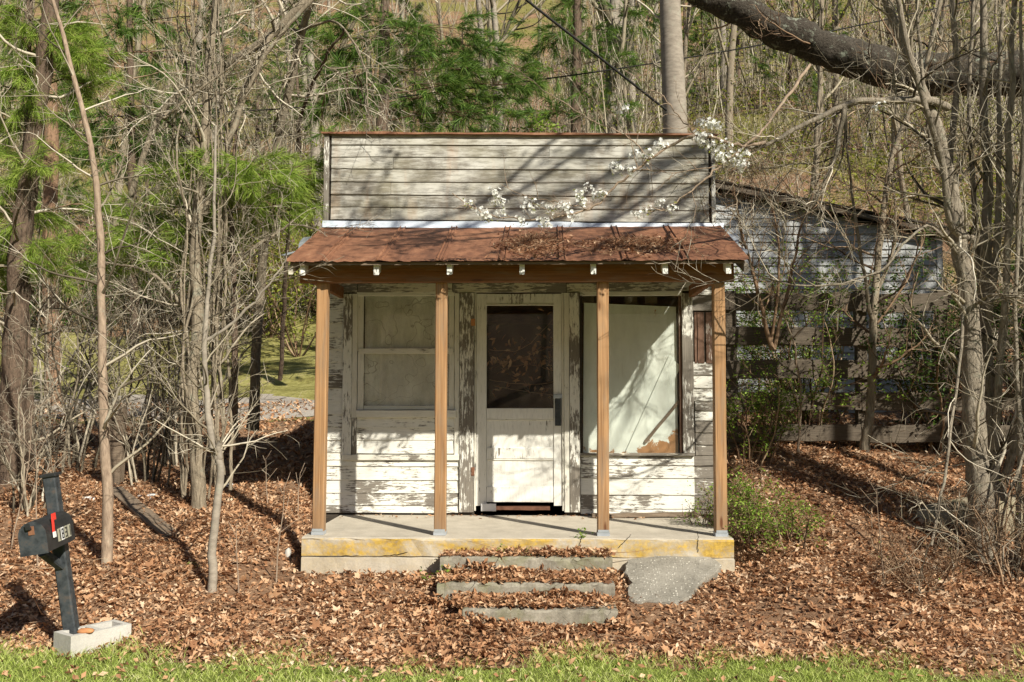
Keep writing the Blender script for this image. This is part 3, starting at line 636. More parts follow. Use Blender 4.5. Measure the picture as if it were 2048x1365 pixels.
# ---- door
dr = wgroup('door', 'white half-glass panel door with peeling paint')
wbox(dr, 'jamb', 948.5, 586, 952, 1022, -.008, .05, MAT['trim']); wbox(dr, 'jamb', 1124, 586, 1128, 1022, -.008, .05, MAT['trim'])
wbox(dr, 'stile', 952.5, 588, 973, 1012, .006, .035, MAT['door']); wbox(dr, 'stile', 1107, 588, 1123.5, 1012, .006, .035, MAT['door'])
wbox(dr, 'top_rail', 973.3, 588, 1106.7, 608, .006, .035, MAT['door']); wbox(dr, 'lock_rail', 973.3, 817, 1106.7, 838, .006, .035, MAT['door'])
wbox(dr, 'glazing_bead', 973, 608, 1107, 611.5, .0, .02, MAT['trim_x']); wbox(dr, 'mid_rail', 973.3, 896, 1106.7, 918, .006, .035, MAT['door']); wbox(dr, 'bottom_rail', 973.3, 974, 1106.7, 1005, .006, .035, MAT['door'])
wbox(dr, 'panel', 973, 837, 1107, 897, .018, .014, MAT['door']); wbox(dr, 'panel', 973, 917, 1107, 975, .018, .014, MAT['door'])
for y in (838, 918): wbox(dr, 'panel_moulding', 973.5, y+.3, 1106.5, y+3.5, .008, .012, MAT['trim_x'])
wbox(dr, 'pane', 973, 611, 1107, 817, .022, .004, MAT['glass'], jit=0)
wbox(dr, 'lock', 1110, 796, 1122, 852, -.012, .017, MAT['black_worn']); wbox(dr, 'hasp', 1107, 789, 1124, 797, -.016, .02, MAT['galv'])
wbox(dr, 'threshold', 985, 1014, 1100, 1021, -.02, .07, MAT['brickred']); wbox(dr, 'kick_scrap', 962, 1008, 992, 1023, -.05, .012, MAT['white_p'])
wbox(dr, 'rusty_hinge', 942, 638, 950, 652, -.03, .012, MAT['brick']); wbox(dr, 'rusty_hinge', 942, 935, 949, 952, -.03, .012, MAT['rust'])

# ---- steps, broken concrete, loose plank on the porch
st = empty('concrete_steps', (0, -1.9, -.45), 'three leaf-strewn concrete steps half buried before the porch', 'steps')
for a, b, yt, yb, yf, d in ((880, 1225, 1116, 1150, -1.66, .20), (874, 1230, 1168, 1205, -2.0, .36), (925, 1236, 1220, 1245, -2.32, .34)):
    x0, x1 = PX(a, yf, yt), PX(b, yf, yt); zt = PZ(yt, yf, 1050); n = 46; ss = np.linspace(0, 1, n)[:, None]
    g = sweep([(-.2, 0), (-.02, 0), (-.004, .004), (0, .018), (0, d), (-.2, d)], np.array([x0, yf, zt])+ss*np.array([x1-x0, 0, 0]), (0, 0, 1), (0, 1, 0), .0, R(int(a)))
    rj = R(int(a)+1); Vq = g.V[0].reshape(-1, 6, 3); kk = np.array([.25, .5, .25])
    for q_ in range(1, 4): Vq[:, q_, 1] += np.convolve(rj.normal(0, .006, len(Vq)), kk, 'same'); Vq[:, q_, 2] += np.convolve(rj.normal(0, .006, len(Vq)), kk, 'same')-(.02*(rj.random(len(Vq)) < .06))
    g.V = [Vq.reshape(-1, 3)]; build(g, 'step', MAT['step'], st, False)
def lump(c, rad, seed, n=3, rough=.12, flat=None):
    bm = bmesh.new(); bmesh.ops.create_icosphere(bm, subdivisions=n, radius=1); r_ = R(seed); ph = r_.uniform(0, 6, (6, 3)); dr_ = r_.normal(0, 2.2, (6, 3))
    V = np.array([v.co for v in bm.verts]); F = np.array([[v.index for v in f.verts] for f in bm.faces]); bm.free()
    s = 1+rough*sum(np.sin(V@dr_[i]+ph[i, 0]) for i in range(6))/2; V = np.sign(V)*abs(V)**.7*s[:, None]*np.array(rad)+np.array(c); g = G(); g.add(V, F); return g
pn = nrm(np.cross((1., 0, -.02), np.array([0, .62, .26]))); p0 = np.array([.9, -1.47, -.145])
def on_plane(px, py):
    d = P(px, py, 0)-CAM; return CAM+d*((p0-CAM)@pn)/(d@pn)
ol = [(1250, 1130), (1262, 1118), (1320, 1112), (1400, 1110), (1432, 1118), (1440, 1135), (1405, 1160), (1385, 1185), (1362, 1205), (1335, 1208), (1300, 1200), (1270, 1204), (1258, 1190), (1262, 1165), (1252, 1150)]
T = smoothpts(np.array([on_plane(*q) for q in ol+ol[:1]]), 46, R(6), .006)[:-1]; cc = T.mean(0); n_ = len(T); rg = R(16); V = [cc]; F = []
T = T-pn*((T-cc)@pn)[:, None]
for f_, up_ in ((.5, .0), (.97, .0), (1.0, -.014), (1.01, -.16)):
    V += [cc+(t-cc)*f_*(1+(rg.normal(0, .012) if f_ > .9 else 0))+pn*(up_+(rg.normal(0, .003) if up_ < 0 else 0)) for t in T]
for j in range(n_):
    F.append((0, 1+j, 1+(j+1) % n_, 0))
    for r_ in range(3): a0 = 1+r_*n_; F.append((a0+j, a0+n_+j, a0+n_+(j+1) % n_, a0+(j+1) % n_))
F = np.array(F); Ft = np.concatenate([F[F[:, 3] == 0][:, :3], F[F[:, 3] > 0][:, [0, 1, 2]], F[F[:, 3] > 0][:, [0, 2, 3]]])
g = G(); g.add(V, Ft); o = build(g, 'concrete_piece', MAT['chunk'], None, False); tag(o, 'flat grey pebbled concrete piece tilted beside the steps', 'concrete')
a = P(1184, 1031, -.16); b = P(1400, 1021, -.10); a[2] = .022; b[2] = .03
o = plank('fallen_plank', a, b, .075, .035, MAT['plank'], None, W=(0, 0, 1), jit=.004); tag(o, 'thin weathered board lying on the porch floor against the wall', 'plank')
# ---------------------------------------------------------------- shed and fence on the right
YS = 3.4
shed = empty('shed', (3.5, YS, .6), 'long low white clapboard shed with sloping dark roof behind the fence', 'shed')
sa = P(1425, 374, YS); sb = P(1872, 466, YS)
def shed_top(x): return sa[2]+(x-sa[0])*(sb[2]-sa[2])/(sb[0]-sa[0])
g = G(); V = [(sa[0]-.3, YS+.02, .3), (sb[0], YS+.02, .3), (sb[0], YS+.02, shed_top(sb[0])-.03), (sa[0]-.3, YS+.02, shed_top(sa[0]-.3)-.03)]; V += [(x, y+4, z) for x, y, z in V]
g.add(V, [(0, 3, 2, 1), (4, 5, 6, 7), (1, 2, 6, 5), (0, 4, 7, 3), (2, 3, 7, 6)]); sw = build(g, 'wall', MAT['dark_wood'], shed, False)
z = .55; k = 0; rs = R(21)
while z < 3.75:
    xe = min(sb[0]-.01, sa[0]+(z+.13-sa[2])*(sb[0]-sa[0])/(sb[2]-sa[2]))
    if xe > sa[0]+.1:
        cut = sa[0]+rs.uniform(.3, .75)*(sb[0]-sa[0]); xs = [sa[0]-.25, min(cut, xe), xe] if cut < xe-.2 and k % 2 else [sa[0]-.25, xe]
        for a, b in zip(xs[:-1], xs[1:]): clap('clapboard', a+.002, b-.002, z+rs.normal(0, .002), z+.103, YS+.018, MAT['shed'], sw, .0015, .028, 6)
    z += .104; k += 1
box('corner_board', sb[0]-.005, sb[0]+.075, YS-.012, YS+.1, .4, shed_top(sb[0])-.03, MAT['shed'], shed)
for i in range(9):   # roof boards run down the slope, edge seen from the front
    y0 = YS-.14+i*.48; a = np.array([sa[0]-.4, y0+.23, shed_top(sa[0]-.4)+.02]); b = np.array([sb[0]+.15, y0+.23, shed_top(sb[0]+.15)+.02])
    dd = nrm(b-a); plank('roof_board', a, b, .47, .035, MAT['dark_wood'], shed, U=(0, 1, 0), W=np.cross(dd, (0, 1., 0)), jit=.006)
a = np.array([sa[0]-.4, YS-.16, shed_top(sa[0]-.4)-.02]); b = np.array([sb[0]+.12, YS-.16, shed_top(sb[0]+.12)-.02]); plank('fascia', a, b, .06, .02, MAT['fence'], shed, jit=.004)
plank('fascia', a+np.array([0, .01, .075]), b+np.array([0, .01, .075]), .02, .05, MAT['dark_wood'], shed, jit=.004)

YF = .62
fence = empty('board_fence', (3.2, YF, .55), 'weathered grey fence of five rough horizontal boards beside the store', 'fence')
rs = R(8)
for k, (y0, y1) in enumerate(((589, 624), (655, 691), (721, 756), (786, 820), (850, 882))):
    for a, b, dz in ((1436, 1722, 0), (1724, 1885, 1.5), (1887, 2110, 3)):
        if k == 0 and a > 1886: continue
        pa = P(a, (y0+y1)/2+dz+rs.normal(0, 1.5), YF); pb = P(b, (y0+y1)/2+dz+rs.normal(0, 1.5), YF)
        hgt = abs(PZ(y0, YF)-PZ(y1, YF)); plank('fence_board', pa, pb, hgt*rs.uniform(.93, 1.05), .03, MAT['fence'], fence, jit=.006, n=12)
for px in (1462, 1723, 1886, 2080):
    x = PX(px, YF+.07, 800); z0 = zf1(x, YF+.07); plank('fence_post', (x, YF+.075, z0-.1), (x+.01, YF+.075, PZ(583, YF)), .1, .1, MAT['fence'], fence, (1, 0, 0), jit=.004)
# old concrete retaining wall low on the right
g = lump((4.05, -.72, -.02), (1.0, .24, .29), 14, 4, .04); o = build(g, 'retaining_wall', MAT['oldwall']); tag(o, 'low mossy concrete retaining wall behind the pear trunk', 'wall')

# ---------------------------------------------------------------- mailbox
b0 = P(147, 1292, -2.80); t0 = P(101, 953, -2.86); up = nrm(t0-b0)
a_ = np.array([.10, -.99, 0]); a_ = nrm(a_-up*(a_@up)); s_ = np.cross(a_, up)   # a_ towards the door, s_ to the right seen from the door's back
if s_[0] < 0: s_ = -s_
mbx = empty('mailbox', tuple(b0), 'black arched mailbox with red flag on a leaning post', 'mailbox')
hgt = np.linalg.norm(t0-b0)
plank('post', b0-up*.05, b0+up*hgt, .078, .078, MAT['black_worn'], mbx, U=s_, W=a_, c=.008, jit=.0008)
plank('post_cap', b0+up*hgt, b0+up*(hgt+.018), .1, .1, MAT['black'], mbx, U=s_, W=a_, c=.006, n=3)
hh = .66; o0 = b0+up*hh + s_*.022
W2, H2, A2 = .077, .112, .09
def arch(n=12):
    pts = [(-W2, 0), (W2, 0), (W2, H2)]
    for t in np.linspace(0, pi, n)[1:-1]: pts.append((W2*math.cos(t), H2+A2*.88*math.sin(t)))
    return pts+[(-W2, H2)]
L0, L1 = .0, .40
body = build(sweep(arch(), [o0+a_*L0, o0+a_*(L0+L1)*.5, o0+a_*L1], s_, up, .0006, R(2)), 'box', MAT['black'], mbx, False)
dsec = [(x*1.03, z*1.02-.004) for x, z in arch()]
door = build(sweep(dsec, [o0+a_*(L1+.001), o0+a_*(L1+.008)], s_, up), 'door', MAT['black_worn'], mbx, False)
link('handle', sweep(csec(.03, .02, .004), [o0+a_*(L1+.008)+up*.150-s_*.01, o0+a_*(L1+.026)+up*.158-s_*.01, o0+a_*(L1+.028)+up*.176-s_*.01], s_, up).mesh('handle', False), MAT['black'], door)
link('latch_plate', sweep(csec(.035, .004, .001), [o0+a_*(L1+.010)+up*.115, o0+a_*(L1+.010)+up*.165], s_, a_).mesh('latch_plate', False), MAT['rust'], door)
fl = o0+a_*(L1-.09)+s_*(W2+.006)+up*.085
flag = build(sweep(csec(.028, .005, .001), [fl, fl+up*.115-a_*.012], a_, s_), 'flag', MAT['red'], mbx, False)
link('flag_tip', sweep([(0, -.002), (.0, .002), (-.055, .002), (-.055, -.002)], [fl+up*.085, fl+up*.125-a_*.0], a_, s_).mesh('flag_tip', False), MAT['red'], flag)
link('flag_hub', sweep(csec(.035, .007, .001), [fl-up*.015+s_*.004, fl+up*.018+s_*.004], a_, s_).mesh('flag_hub', False), MAT['white_p'], flag)
SEG = {'1': 'bc', '8': 'abcdefg', '3': 'abcdg', '0': 'abcdef'}
def digit(g, ch, c, w, h):
    ln = dict(a=((0, h), (w, h)), b=((w, h), (w, h/2)), c=((w, h/2), (w, 0)), d=((0, 0), (w, 0)), e=((0, 0), (0, h/2)), f=((0, h/2), (0, h)), g=((0, h/2), (w, h/2)))
    for q in SEG[ch]:
        (x0, y0), (x1, y1) = ln[q]; p0 = c-a_*(x0-w/2)+up*(y0-h/2); p1 = c-a_*(x1-w/2)+up*(y1-h/2); d = nrm(p1-p0)
        s = sweep(csec(.009, .001, .0002), [p0-d*.004, p1+d*.004], np.cross(d, s_), s_); V = np.concatenate(s.V); g.add(V, np.concatenate(s.F))
for i, ch in enumerate('1831'):
    c = o0+a_*(L1-.17-i*.05)+s_*(W2+.0025)+up*.07
    p = build(sweep(csec(.042, .0015, .0004), [c-up*.038, c+up*.038], a_, s_), 'number_sticker', MAT['white_p'] if i == 1 else MAT['sticker'], mbx, False)
    g = G(); digit(g, ch, c+s_*.0016, .02, .052); link('digit', g.mesh('digit', False), MAT['black'], p)
# bracket below the box
build(sweep(csec(.05, .05, .008), [b0+up*(hh-.15)+a_*.03, b0+up*(hh-.03)+a_*.16-s_*.04], s_, nrm(np.cross(s_, up+a_))), 'bracket', MAT['black_worn'], mbx, False)
# cinder block with two hollows
bw = .40; bd = .20; bh = .19; cb = P(182, 1310, -2.80); zb = zf1(cb[0], -2.88)-.03
blk = empty('cinder_block', (cb[0], -2.88, zb), 'pale grey cinder block holding up the mailbox post', 'block')
ang = math.radians(56); ca, sa_ = math.cos(ang), math.sin(ang)
bm = bmesh.new(); xo = [-bw/2, -bw/2+.035, -.018, .018, bw/2-.035, bw/2]; yo = [-bd/2, -bd/2+.035, bd/2-.035, bd/2]
solid = lambda i, j: not (j == 1 and i in (1, 3))
g = G()
for i in range(5):
    for j in range(3):
        if not solid(i, j): continue
        x0, x1, y0, y1 = xo[i], xo[i+1], yo[j], yo[j+1]
        g.add([(x0, y0, bh), (x1, y0, bh), (x1, y1, bh), (x0, y1, bh)], [(0, 1, 2, 3)])
        for (di, dj, q) in ((-1, 0, ((x0, y1), (x0, y0))), (1, 0, ((x1, y0), (x1, y1))), (0, -1, ((x0, y0), (x1, y0))), (0, 1, ((x1, y1), (x0, y1)))):
            ii, jj = i+di, j+dj
            if 0 <= ii < 5 and 0 <= jj < 3 and solid(ii, jj): continue
            (xa, ya), (xb, yb) = q; g.add([(xa, ya, 0), (xb, yb, 0), (xb, yb, bh), (xa, ya, bh)], [(0, 1, 2, 3)])
V = np.concatenate(g.V); V = np.stack([V[:, 0]*ca-V[:, 1]*sa_+cb[0], V[:, 0]*sa_+V[:, 1]*ca-2.78, V[:, 2]+zb-.03], 1); g.V = [V]
build(g, 'block', MAT['block'], blk, False)
q = P(178, 1287, -2.86); o = build(lump((q[0]-.01, -2.90, zb+bh-.022), (.05, .025, .016), 3, 2), 'brick_fragment', MAT['brick']); tag(o, 'small orange brick fragment wedged against the mailbox post', 'brick')

# ---------------------------------------------------------------- small things on the left bank
a = P(226, 978, -.55); b = P(345, 1075, -1.35); a[2] = zf1(a[0], a[1])+.12; b[2] = zf1(b[0], b[1])+.02
a = GP(228, 990); b = GP(345, 1078); a[2] += .06; b[2] += .02
o = plank('grey_plank', a, b, .15, .025, MAT['plank'], None, W=(.25, -.3, .9), jit=.001); tag(o, 'long weathered grey plank lying down the leafy bank', 'plank')
for (px, py, Y, s, lab) in ((293, 998, -.7, .06, 'flat white litter scrap beside the grey plank'), (180, 1001, -.8, .05, 'crumpled white litter left of the thin sapling'), (455, 975, -.3, .05, 'white litter scrap behind the twin saplings'), (576, 1113, -1.5, .035, 'upright pale stone chip left of the porch slab')):
    q = GP(px, py); o = build(lump((q[0], q[1], q[2]+s*.3), (s*1.3, s*.6, s*.45) if s > .04 else (.025, .02, .06), int(px), 2, .25), 'litter_scrap' if s > .04 else 'stone_chip', MAT['white_p'] if s > .04 else MAT['block']); tag(o, lab, 'litter' if s > .04 else 'stone')
x = PX(232, .3, 880); z = zf1(x, .3); o = plank('broken_post', (x, .3, z-.1), (x+.02, .3, PZ(808, .3)), .13, .1, MAT['plank'], None, (1, 0, 0), jit=.006); tag(o, 'broken old wooden stake standing behind the thin sapling', 'post')
# ---------------------------------------------------------------- overhead wires
def wire(name, pts, r, label):
    g = G(); tube(g, smoothpts(pts, 24), r, 6); o = build(g, name, MAT['cable']); return tag(o, label, 'wire')
wire('service_cable', [P(820, -190, 2.0), P(1050, -2, 2.9), P(1190, 108, 3.4), P(1333, 221, 4.12)], .017, 'thick black cable slanting down to the smooth grey trunk')
wire('utility_wire', [P(-300, 250, 6), P(500, 222, 6), P(900, 182, 6), P(1300, 128, 6), P(1700, 55, 6), P(2300, -80, 6)], .011, 'thin black wire crossing behind the store from left to right')
# ---------------------------------------------------------------- trees placed from the photograph
def tree(name, label, stems, bark_, twig_mat, seed, nbr=10, Lb=(.5, 1.4), maxl=2, dens=9, tw=(.12, .35), tr=.0028, ang=(.6, 1.3), up=.04, foliage=None, group=None, nch=(5, 4), cat='tree', first=0.15, k=9, lumpy=.05, wob=.012, droop=0., snap=False):
    """stems: list of (points [(px,py,Y)...], r0, r1); first one is the trunk"""
    rng = R(seed); q0 = stems[0][0][0]; dY = 0.
    if snap: dY = GP(q0[0], q0[1])[1]-q0[2]
    base = P(q0[0], q0[1], q0[2]+dY); root = empty(name, tuple(base), label, cat, group)
    crown = G(); polys = []
    for i, (pp, r0, r1) in enumerate(stems):
        cp = [P(q[0], q[1], q[2]+dY) for q in pp]
        if i == 0 and snap: cp = [cp[0]-np.array([0, 0, .25])]+cp
        pts = smoothpts(cp, max(8, len(pp)*7))
        wv = rng.normal(0, 1, (len(pts), 3)); kk = np.array([.1, .2, .4, .2, .1]); wv = np.stack([np.convolve(wv[:, c_], kk, 'same') for c_ in range(3)], 1); pts[1:] += wv[1:]*wob
        rad = np.linspace(1, 0, len(pts)); rad = r1+(r0-r1)*rad**1.1; rad[:3] *= np.array([1.25, 1.1, 1.03]) if i == 0 else 1
        g = G(); tube(g, pts, rad, k, lumpy, rng); build(g, 'trunk' if i == 0 else 'limb', bark_, root)
        polys.append((0, pts, rad))
        n = nbr if i == 0 else max(2, int(nbr*.6))
        for c in range(n):
            f = first+(1-first)*(c+rng.random())/n; x = f*(len(pts)-1.001); j = int(x); q = pts[j]; t = nrm(pts[min(j+1, len(pts)-1)]-pts[j])
            ax = nrm(np.cross(t, rng.normal(0, 1, 3))); a = rng.uniform(*ang)
            grow(rng, q, t*math.cos(a)+ax*math.sin(a), rng.uniform(*Lb), min(.02, max(.005, rad[j]*.4)), 1, maxl, polys, nch=nch, up=up, lr=(.4, .7), wand=.16)
    for lvl, pts, rad in polys:
        if lvl: tube(crown, pts, np.maximum(rad, .0018), 4 if lvl == 1 else 3)
    e = twig_up(crown, rng, polys, dens, tw, tr, 1, .8, .1, droop)
    cr = build(crown, 'crown', twig_mat, root)
    if foliage: foliage(rng, polys, root, e)
    return root, polys
def pine_foliage(dens, ln, n, wd=.0032, mat='needle', lo=None, hi=None, spread=.42, minl=1):
    def f(rng, polys, root, e):
        g = G(); C = []; D = []
        for lvl, pts, rad in polys:
            if lvl < minl: continue
            L = np.linalg.norm(np.diff(pts, axis=0), axis=1).sum(); kk = max(1, int(L*dens*(1 if lvl > 1 else .6)))
            x = rng.uniform(.4, 1, kk)*(len(pts)-1.001); x[0] = len(pts)-1.01; i = x.astype(int)
            C.append(pts[i]+(pts[i+1]-pts[i])*(x-i)[:, None]); D.append(nrm(pts[i+1]-pts[i]))
        C = np.concatenate(C); D = nrm(np.concatenate(D)+np.array([0, 0, .12])); tufts(g, rng, C, D, n, ln, wd, spread); build(g, 'foliage', MAT[mat], root)
    return f
def leafy(dens, ln, wd, mat):
    def f(rng, polys, root, e):
        g = G(); S, D, L = e; kk = int(len(S)*dens); i = rng.integers(0, len(S), kk)
        C = S[i]+D[i]*(L[i]*rng.uniform(.1, 1, kk))[:, None]+rng.normal(0, .02, (kk, 3)); leaves(g, rng, C, ln, wd, 1.5); build(g, 'foliage', MAT[mat], root)
    return f
bt = MAT
# left: big rough pine at the frame's edge
tree('pine_tree', 'rough dark-barked pine trunk leaning at the left edge', [([(28, 960, .2), (30, 800, .2), (32, 640, .2), (42, 480, .2), (62, 330, .2), (85, 160, .2), (98, 0, .2), (115, -260, .2), (120, -520, .2)], .145, .06)],
     bt['bark_pine'], bt['twig'], 31, 26, (.5, 1.3), 2, 5, (.15, .4), .003, (.9, 1.5), .0, None, first=.1, nch=(4, 3), k=14, lumpy=.05, wob=.02, snap=True)
def bough_pine(name, label, trunk, r0, r1, spots, seed, nt_=13, nn=80, ln=.17, wd=.0042, rad=.15, mat='needle', bk='bark_pine', jitY=.25):
    """white pine: every bough runs from the trunk to a place where the photograph shows needles"""
    rng = R(seed); q0 = trunk[0]; root = empty(name, tuple(P(*q0)), label, 'tree'); Y0 = q0[2]
    pts = smoothpts([P(*q) for q in trunk], 30, rng, .006); g = G(); tube(g, pts, np.linspace(r0, r1, 30), 9, .05, rng); build(g, 'trunk', MAT[bk], root)
    g = G(); f = G(); C = []; D = []
    for px, py in spots:
        e = P(px, py, Y0+rng.normal(0, jitY)); j = np.argmin(abs(pts[:, 2]-(e[2]-.15*rng.random())-.05)); s = pts[j]
        if np.linalg.norm(e-s) > 2.2: s = e+nrm(s-e)*2.2
        m_ = (s+e)/2+np.array([0, 0, .08]); b = smoothpts([s, m_, e], 9, rng, .012); tube(g, b, np.linspace(.012, .003, 9), 4)
        d = nrm(e-m_); n = int(nt_*rng.uniform(.7, 1.3)); T = e+rng.normal(0, rad, (n, 3))*np.array([1.1, .8, .75]); o_ = b[rng.integers(4, 8, n)]
        for t, o1 in zip(T, o_): tube(g, np.array([o1, (o1+t)/2+np.array([0, 0, -.01]), t]), np.array([.004, .003, .002]), 3)
        C.append(T); D.append(nrm(T-o_+d*.1+np.array([0, 0, -.02])))
    tufts(f, rng, np.concatenate(C), np.concatenate(D), nn, ln, wd, .55, .12); build(g, 'boughs', MAT['twig_brown'], root); build(f, 'foliage', MAT[mat], root); return root
bough_pine('pine_tree', 'young white pine with long bright needles at far left', [(60, 940, 1.0), (56, 700, 1.0), (45, 520, 1.0), (50, 300, 1.0), (60, 100, 1.0), (65, -150, 1.0)], .05, .015,
    [(40, 80), (20, 150), (112, 55), (60, 200), (12, 260), (135, 150), (200, 170), (190, 105), (40, 385), (95, 320), (15, 480), (60, 520), (105, 500), (25, 570), (85, 440), (140, 545), (-30, 420), (-40, 200), (70, 130), (10, 40), (150, 80), (30, 330), (240, 420), (0, 530)], 32)
bough_pine('pine_tree', 'white pine with bright drooping needles above the lawn', [(470, 900, .1), (468, 600, .1), (462, 430, .1), (470, 300, .1), (480, 200, .1)], .035, .01,
    [(400, 330), (335, 348), (388, 400), (440, 370), (500, 322), (470, 412), (545, 375), (590, 420), (605, 385), (525, 432), (362, 445), (285, 440), (262, 525), (292, 480), (620, 350), (430, 340), (560, 400), (510, 380), (410, 440), (330, 500), (450, 470), (240, 470), (560, 350)], 33)
bough_pine('pine_tree', 'dark green white pine behind the false front, left of centre', [(760, 420, 6.0), (765, 250, 6.0), (770, 60, 6.0), (775, -200, 6.0)], .12, .06,
    [(650, 80), (700, 120), (620, 50), (760, 90), (800, 150), (850, 100), (880, 170), (920, 205), (960, 140), (990, 190), (1010, 100), (740, 200), (680, 225), (840, 230), (900, 120), (780, 50), (1050, 170), (660, 160), (720, 170), (820, 60), (940, 60), (700, 40), (860, 200), (630, 210), (980, 230)], 35, 15, 56, .22, .008, .26, 'needle_far')
bough_pine('pine_tree', 'white pine with dark needles above the left thicket', [(270, 700, 4.5), (265, 400, 4.5), (262, 200, 4.5), (258, 0, 4.5), (255, -200, 4.5)], .07, .03,
    [(150, 20), (220, 60), (300, 30), (180, 130), (250, 180), (330, 120), (390, 60), (340, 220), (280, 260), (200, 240), (160, 300), (420, 150), (240, 330), (310, 300), (460, 40), (500, 120), (380, 250), (140, 200)], 36, 15, 56, .2, .0075, .24, 'needle_far')
bough_pine('pine_tree', 'green pine on the slope behind the right of the false front', [(1150, 420, 11), (1152, 200, 11), (1155, 0, 11), (1158, -200, 11)], .13, .06,
    [(1100, 220), (1180, 120), (1215, 60), (1060, 150), (1120, 60), (1200, 180), (1080, 90), (1240, 130), (1150, 10), (1290, 30), (1230, 220), (1040, 230)], 37, 15, 52, .28, .010, .36, 'needle_far')
bough_pine('pine_tree', 'small pine whose sprays hang before the false front corner', [(560, 760, 3.9), (575, 500, 3.0), (600, 250, 1.6), (650, 120, .6), (690, 60, .3)], .03, .01,
    [(700, 245), (745, 262), (725, 235), (640, 260)], 38, 6, 40, .13, .003, .07)
tree('pine_tree', 'orange-barked pine trunk standing behind the left thicket', [([(107, 840, 6.5), (105, 700, 6.5), (100, 500, 6.5), (103, 300, 6.5), (100, 100, 6.5), (98, -200, 6.5)], .14, .1)], bt['bark_orange'], bt['twig'], 34, 16, (.6, 1.6), 2, 4, (.2, .5), .004, (.9, 1.4), .0, pine_foliage(2.2, .17, 26, .004, 'needle_far'), first=.2, k=10)
# thin sapling
tree('sapling', 'thin tan sapling standing right behind the mailbox', [([(212, 1132, -1.75), (216, 1000, -1.75), (207, 850, -1.75), (205, 700, -1.75), (203, 560, -1.75), (198, 430, -1.75), (186, 320, -1.75), (160, 200, -1.75), (130, 90, -1.75), (100, -20, -1.75), (60, -180, -1.75)], .047, .011)],
     bt['sapling'], bt['twig'], 41, 22, (.35, 1.0), 2, 7, (.1, .3), .0025, (.7, 1.3), .02, first=.2, k=10, lumpy=.03, wob=.006, snap=True)
# tangled vine-hung tree
st_ = [([(398, 1020, -.9), (392, 900, -.9), (384, 780, -.9), (396, 640, -.9), (392, 480, -.9), (408, 330, -.9), (415, 160, -.9), (440, -60, -.9), (450, -260, -.9)], .075, .03),
       ([(402, 700, -.9), (440, 560, -.85), (505, 500, -.8), (560, 460, -.8), (585, 440, -.8)], .03, .008),
       ([(410, 430, -.9), (440, 330, -.85), (490, 200, -.8), (545, 90, -.8), (640, -20, -.8), (760, -140, -.8)], .032, .014),
       ([(405, 690, -.9), (380, 640, -.8), (330, 570, -.75), (270, 535, -.7), (205, 525, -.7)], .026, .008),
       ([(400, 300, -.9), (360, 220, -1.0), (330, 235, -1.1), (420, 165, -1.1), (520, 90, -1.1)], .02, .008)]
rv = R(77)
for i in range(13):
    x = 360+rv.uniform(0, 95); pp = [(x+rv.normal(0, 4), 1000-rv.uniform(0, 60), -.9)]
    for y in (860, 720, 580, 440, 300, 160, 20, -120): pp.append((x+rv.normal(0, 8)+(860-y)*rv.uniform(-.01, .03), y, -.9+rv.normal(0, .08)))
    st_.append((pp, rv.uniform(.008, .018), .005))
tree('tangled_tree', 'vine-choked grey tree with many upright stems left of the porch', st_, bt['bark_tan'], bt['twig'], 42, 16, (.35, 1.1), 2, 8, (.1, .3), .0022, (.5, 1.3), .03, k=8, lumpy=.06, nch=(5, 4), snap=True)
tree('sapling', 'slim grey sapling with a cut stub left of the porch', [([(428, 1185, -1.95), (424, 1080, -1.95), (440, 960, -1.95), (425, 880, -1.95), (412, 780, -1.95), (413, 650, -1.95), (420, 560, -1.95), (428, 420, -1.95), (430, 250, -1.95)], .038, .009), ([(436, 930, -1.95), (440, 885, -1.98)], .026, .022), ([(413, 680, -1.95), (470, 640, -1.95), (520, 590, -1.95), (560, 540, -1.95), (575, 500, -1.95)], .014, .004)],
     bt['bark_grey'], bt['twig'], 43, 14, (.3, .8), 2, 6, (.1, .25), .0022, (.6, 1.2), .03, first=.3, k=9, lumpy=.03, snap=True)
tree('leaning_tree', 'peeling pale trunk leaning across the upper left thicket', [([(250, 420, .5), (325, 225, .5), (400, 165, .5), (470, 120, .5), (540, 70, .5), (600, 15, .5), (700, -80, .5)], .028, .05), ([(560, 60, .5), (530, 90, .45), (480, 200, .4), (455, 300, .4), (440, 420, .4)], .04, .02)], bt['bark_tan'], bt['twig'], 44, 18, (.4, 1.2), 2, 8, (.1, .35), .0025, (.7, 1.4), -.03, first=.1)
# bare hanging branches that reach in from the upper left of the store
tree('overhanging_tree', 'bare tree whose pale twigs hang over the store\'s left corner', [([(505, 860, 2.0), (520, 600, 1.8), (545, 350, 1.4), (590, 120, 1.0), (640, -60, .6), (690, -250, .4)], .06, .03), ([(600, 60, .9), (670, 45, .7), (720, 110, .5), (735, 190, .3), (738, 260, .2)], .016, .003), ([(610, 90, .9), (650, 130, .7), (680, 150, .6), (700, 210, .5)], .012, .003), ([(600, 100, .9), (560, 200, .9), (590, 250, .9), (560, 330, .9)], .012, .003)],
     bt['bark_tan'], bt['twig'], 45, 22, (.4, 1.1), 2, 8, (.12, .4), .0024, (.7, 1.4), -.06, first=.35, droop=.2)
# smooth big trunk behind the parapet
tree('beech_tree', 'smooth pale grey trunk rising behind the false front', [([(1352, 560, 4.3), (1350, 270, 4.3), (1346, 150, 4.3), (1340, 0, 4.3), (1338, -250, 4.3), (1335, -700, 4.3)], .188, .13)], bt['bark_grey'], bt['twig'], 46, 8, (.6, 1.6), 2, 5, (.2, .5), .004, (.8, 1.3), .03, first=.3, k=20, lumpy=.012, wob=.004)
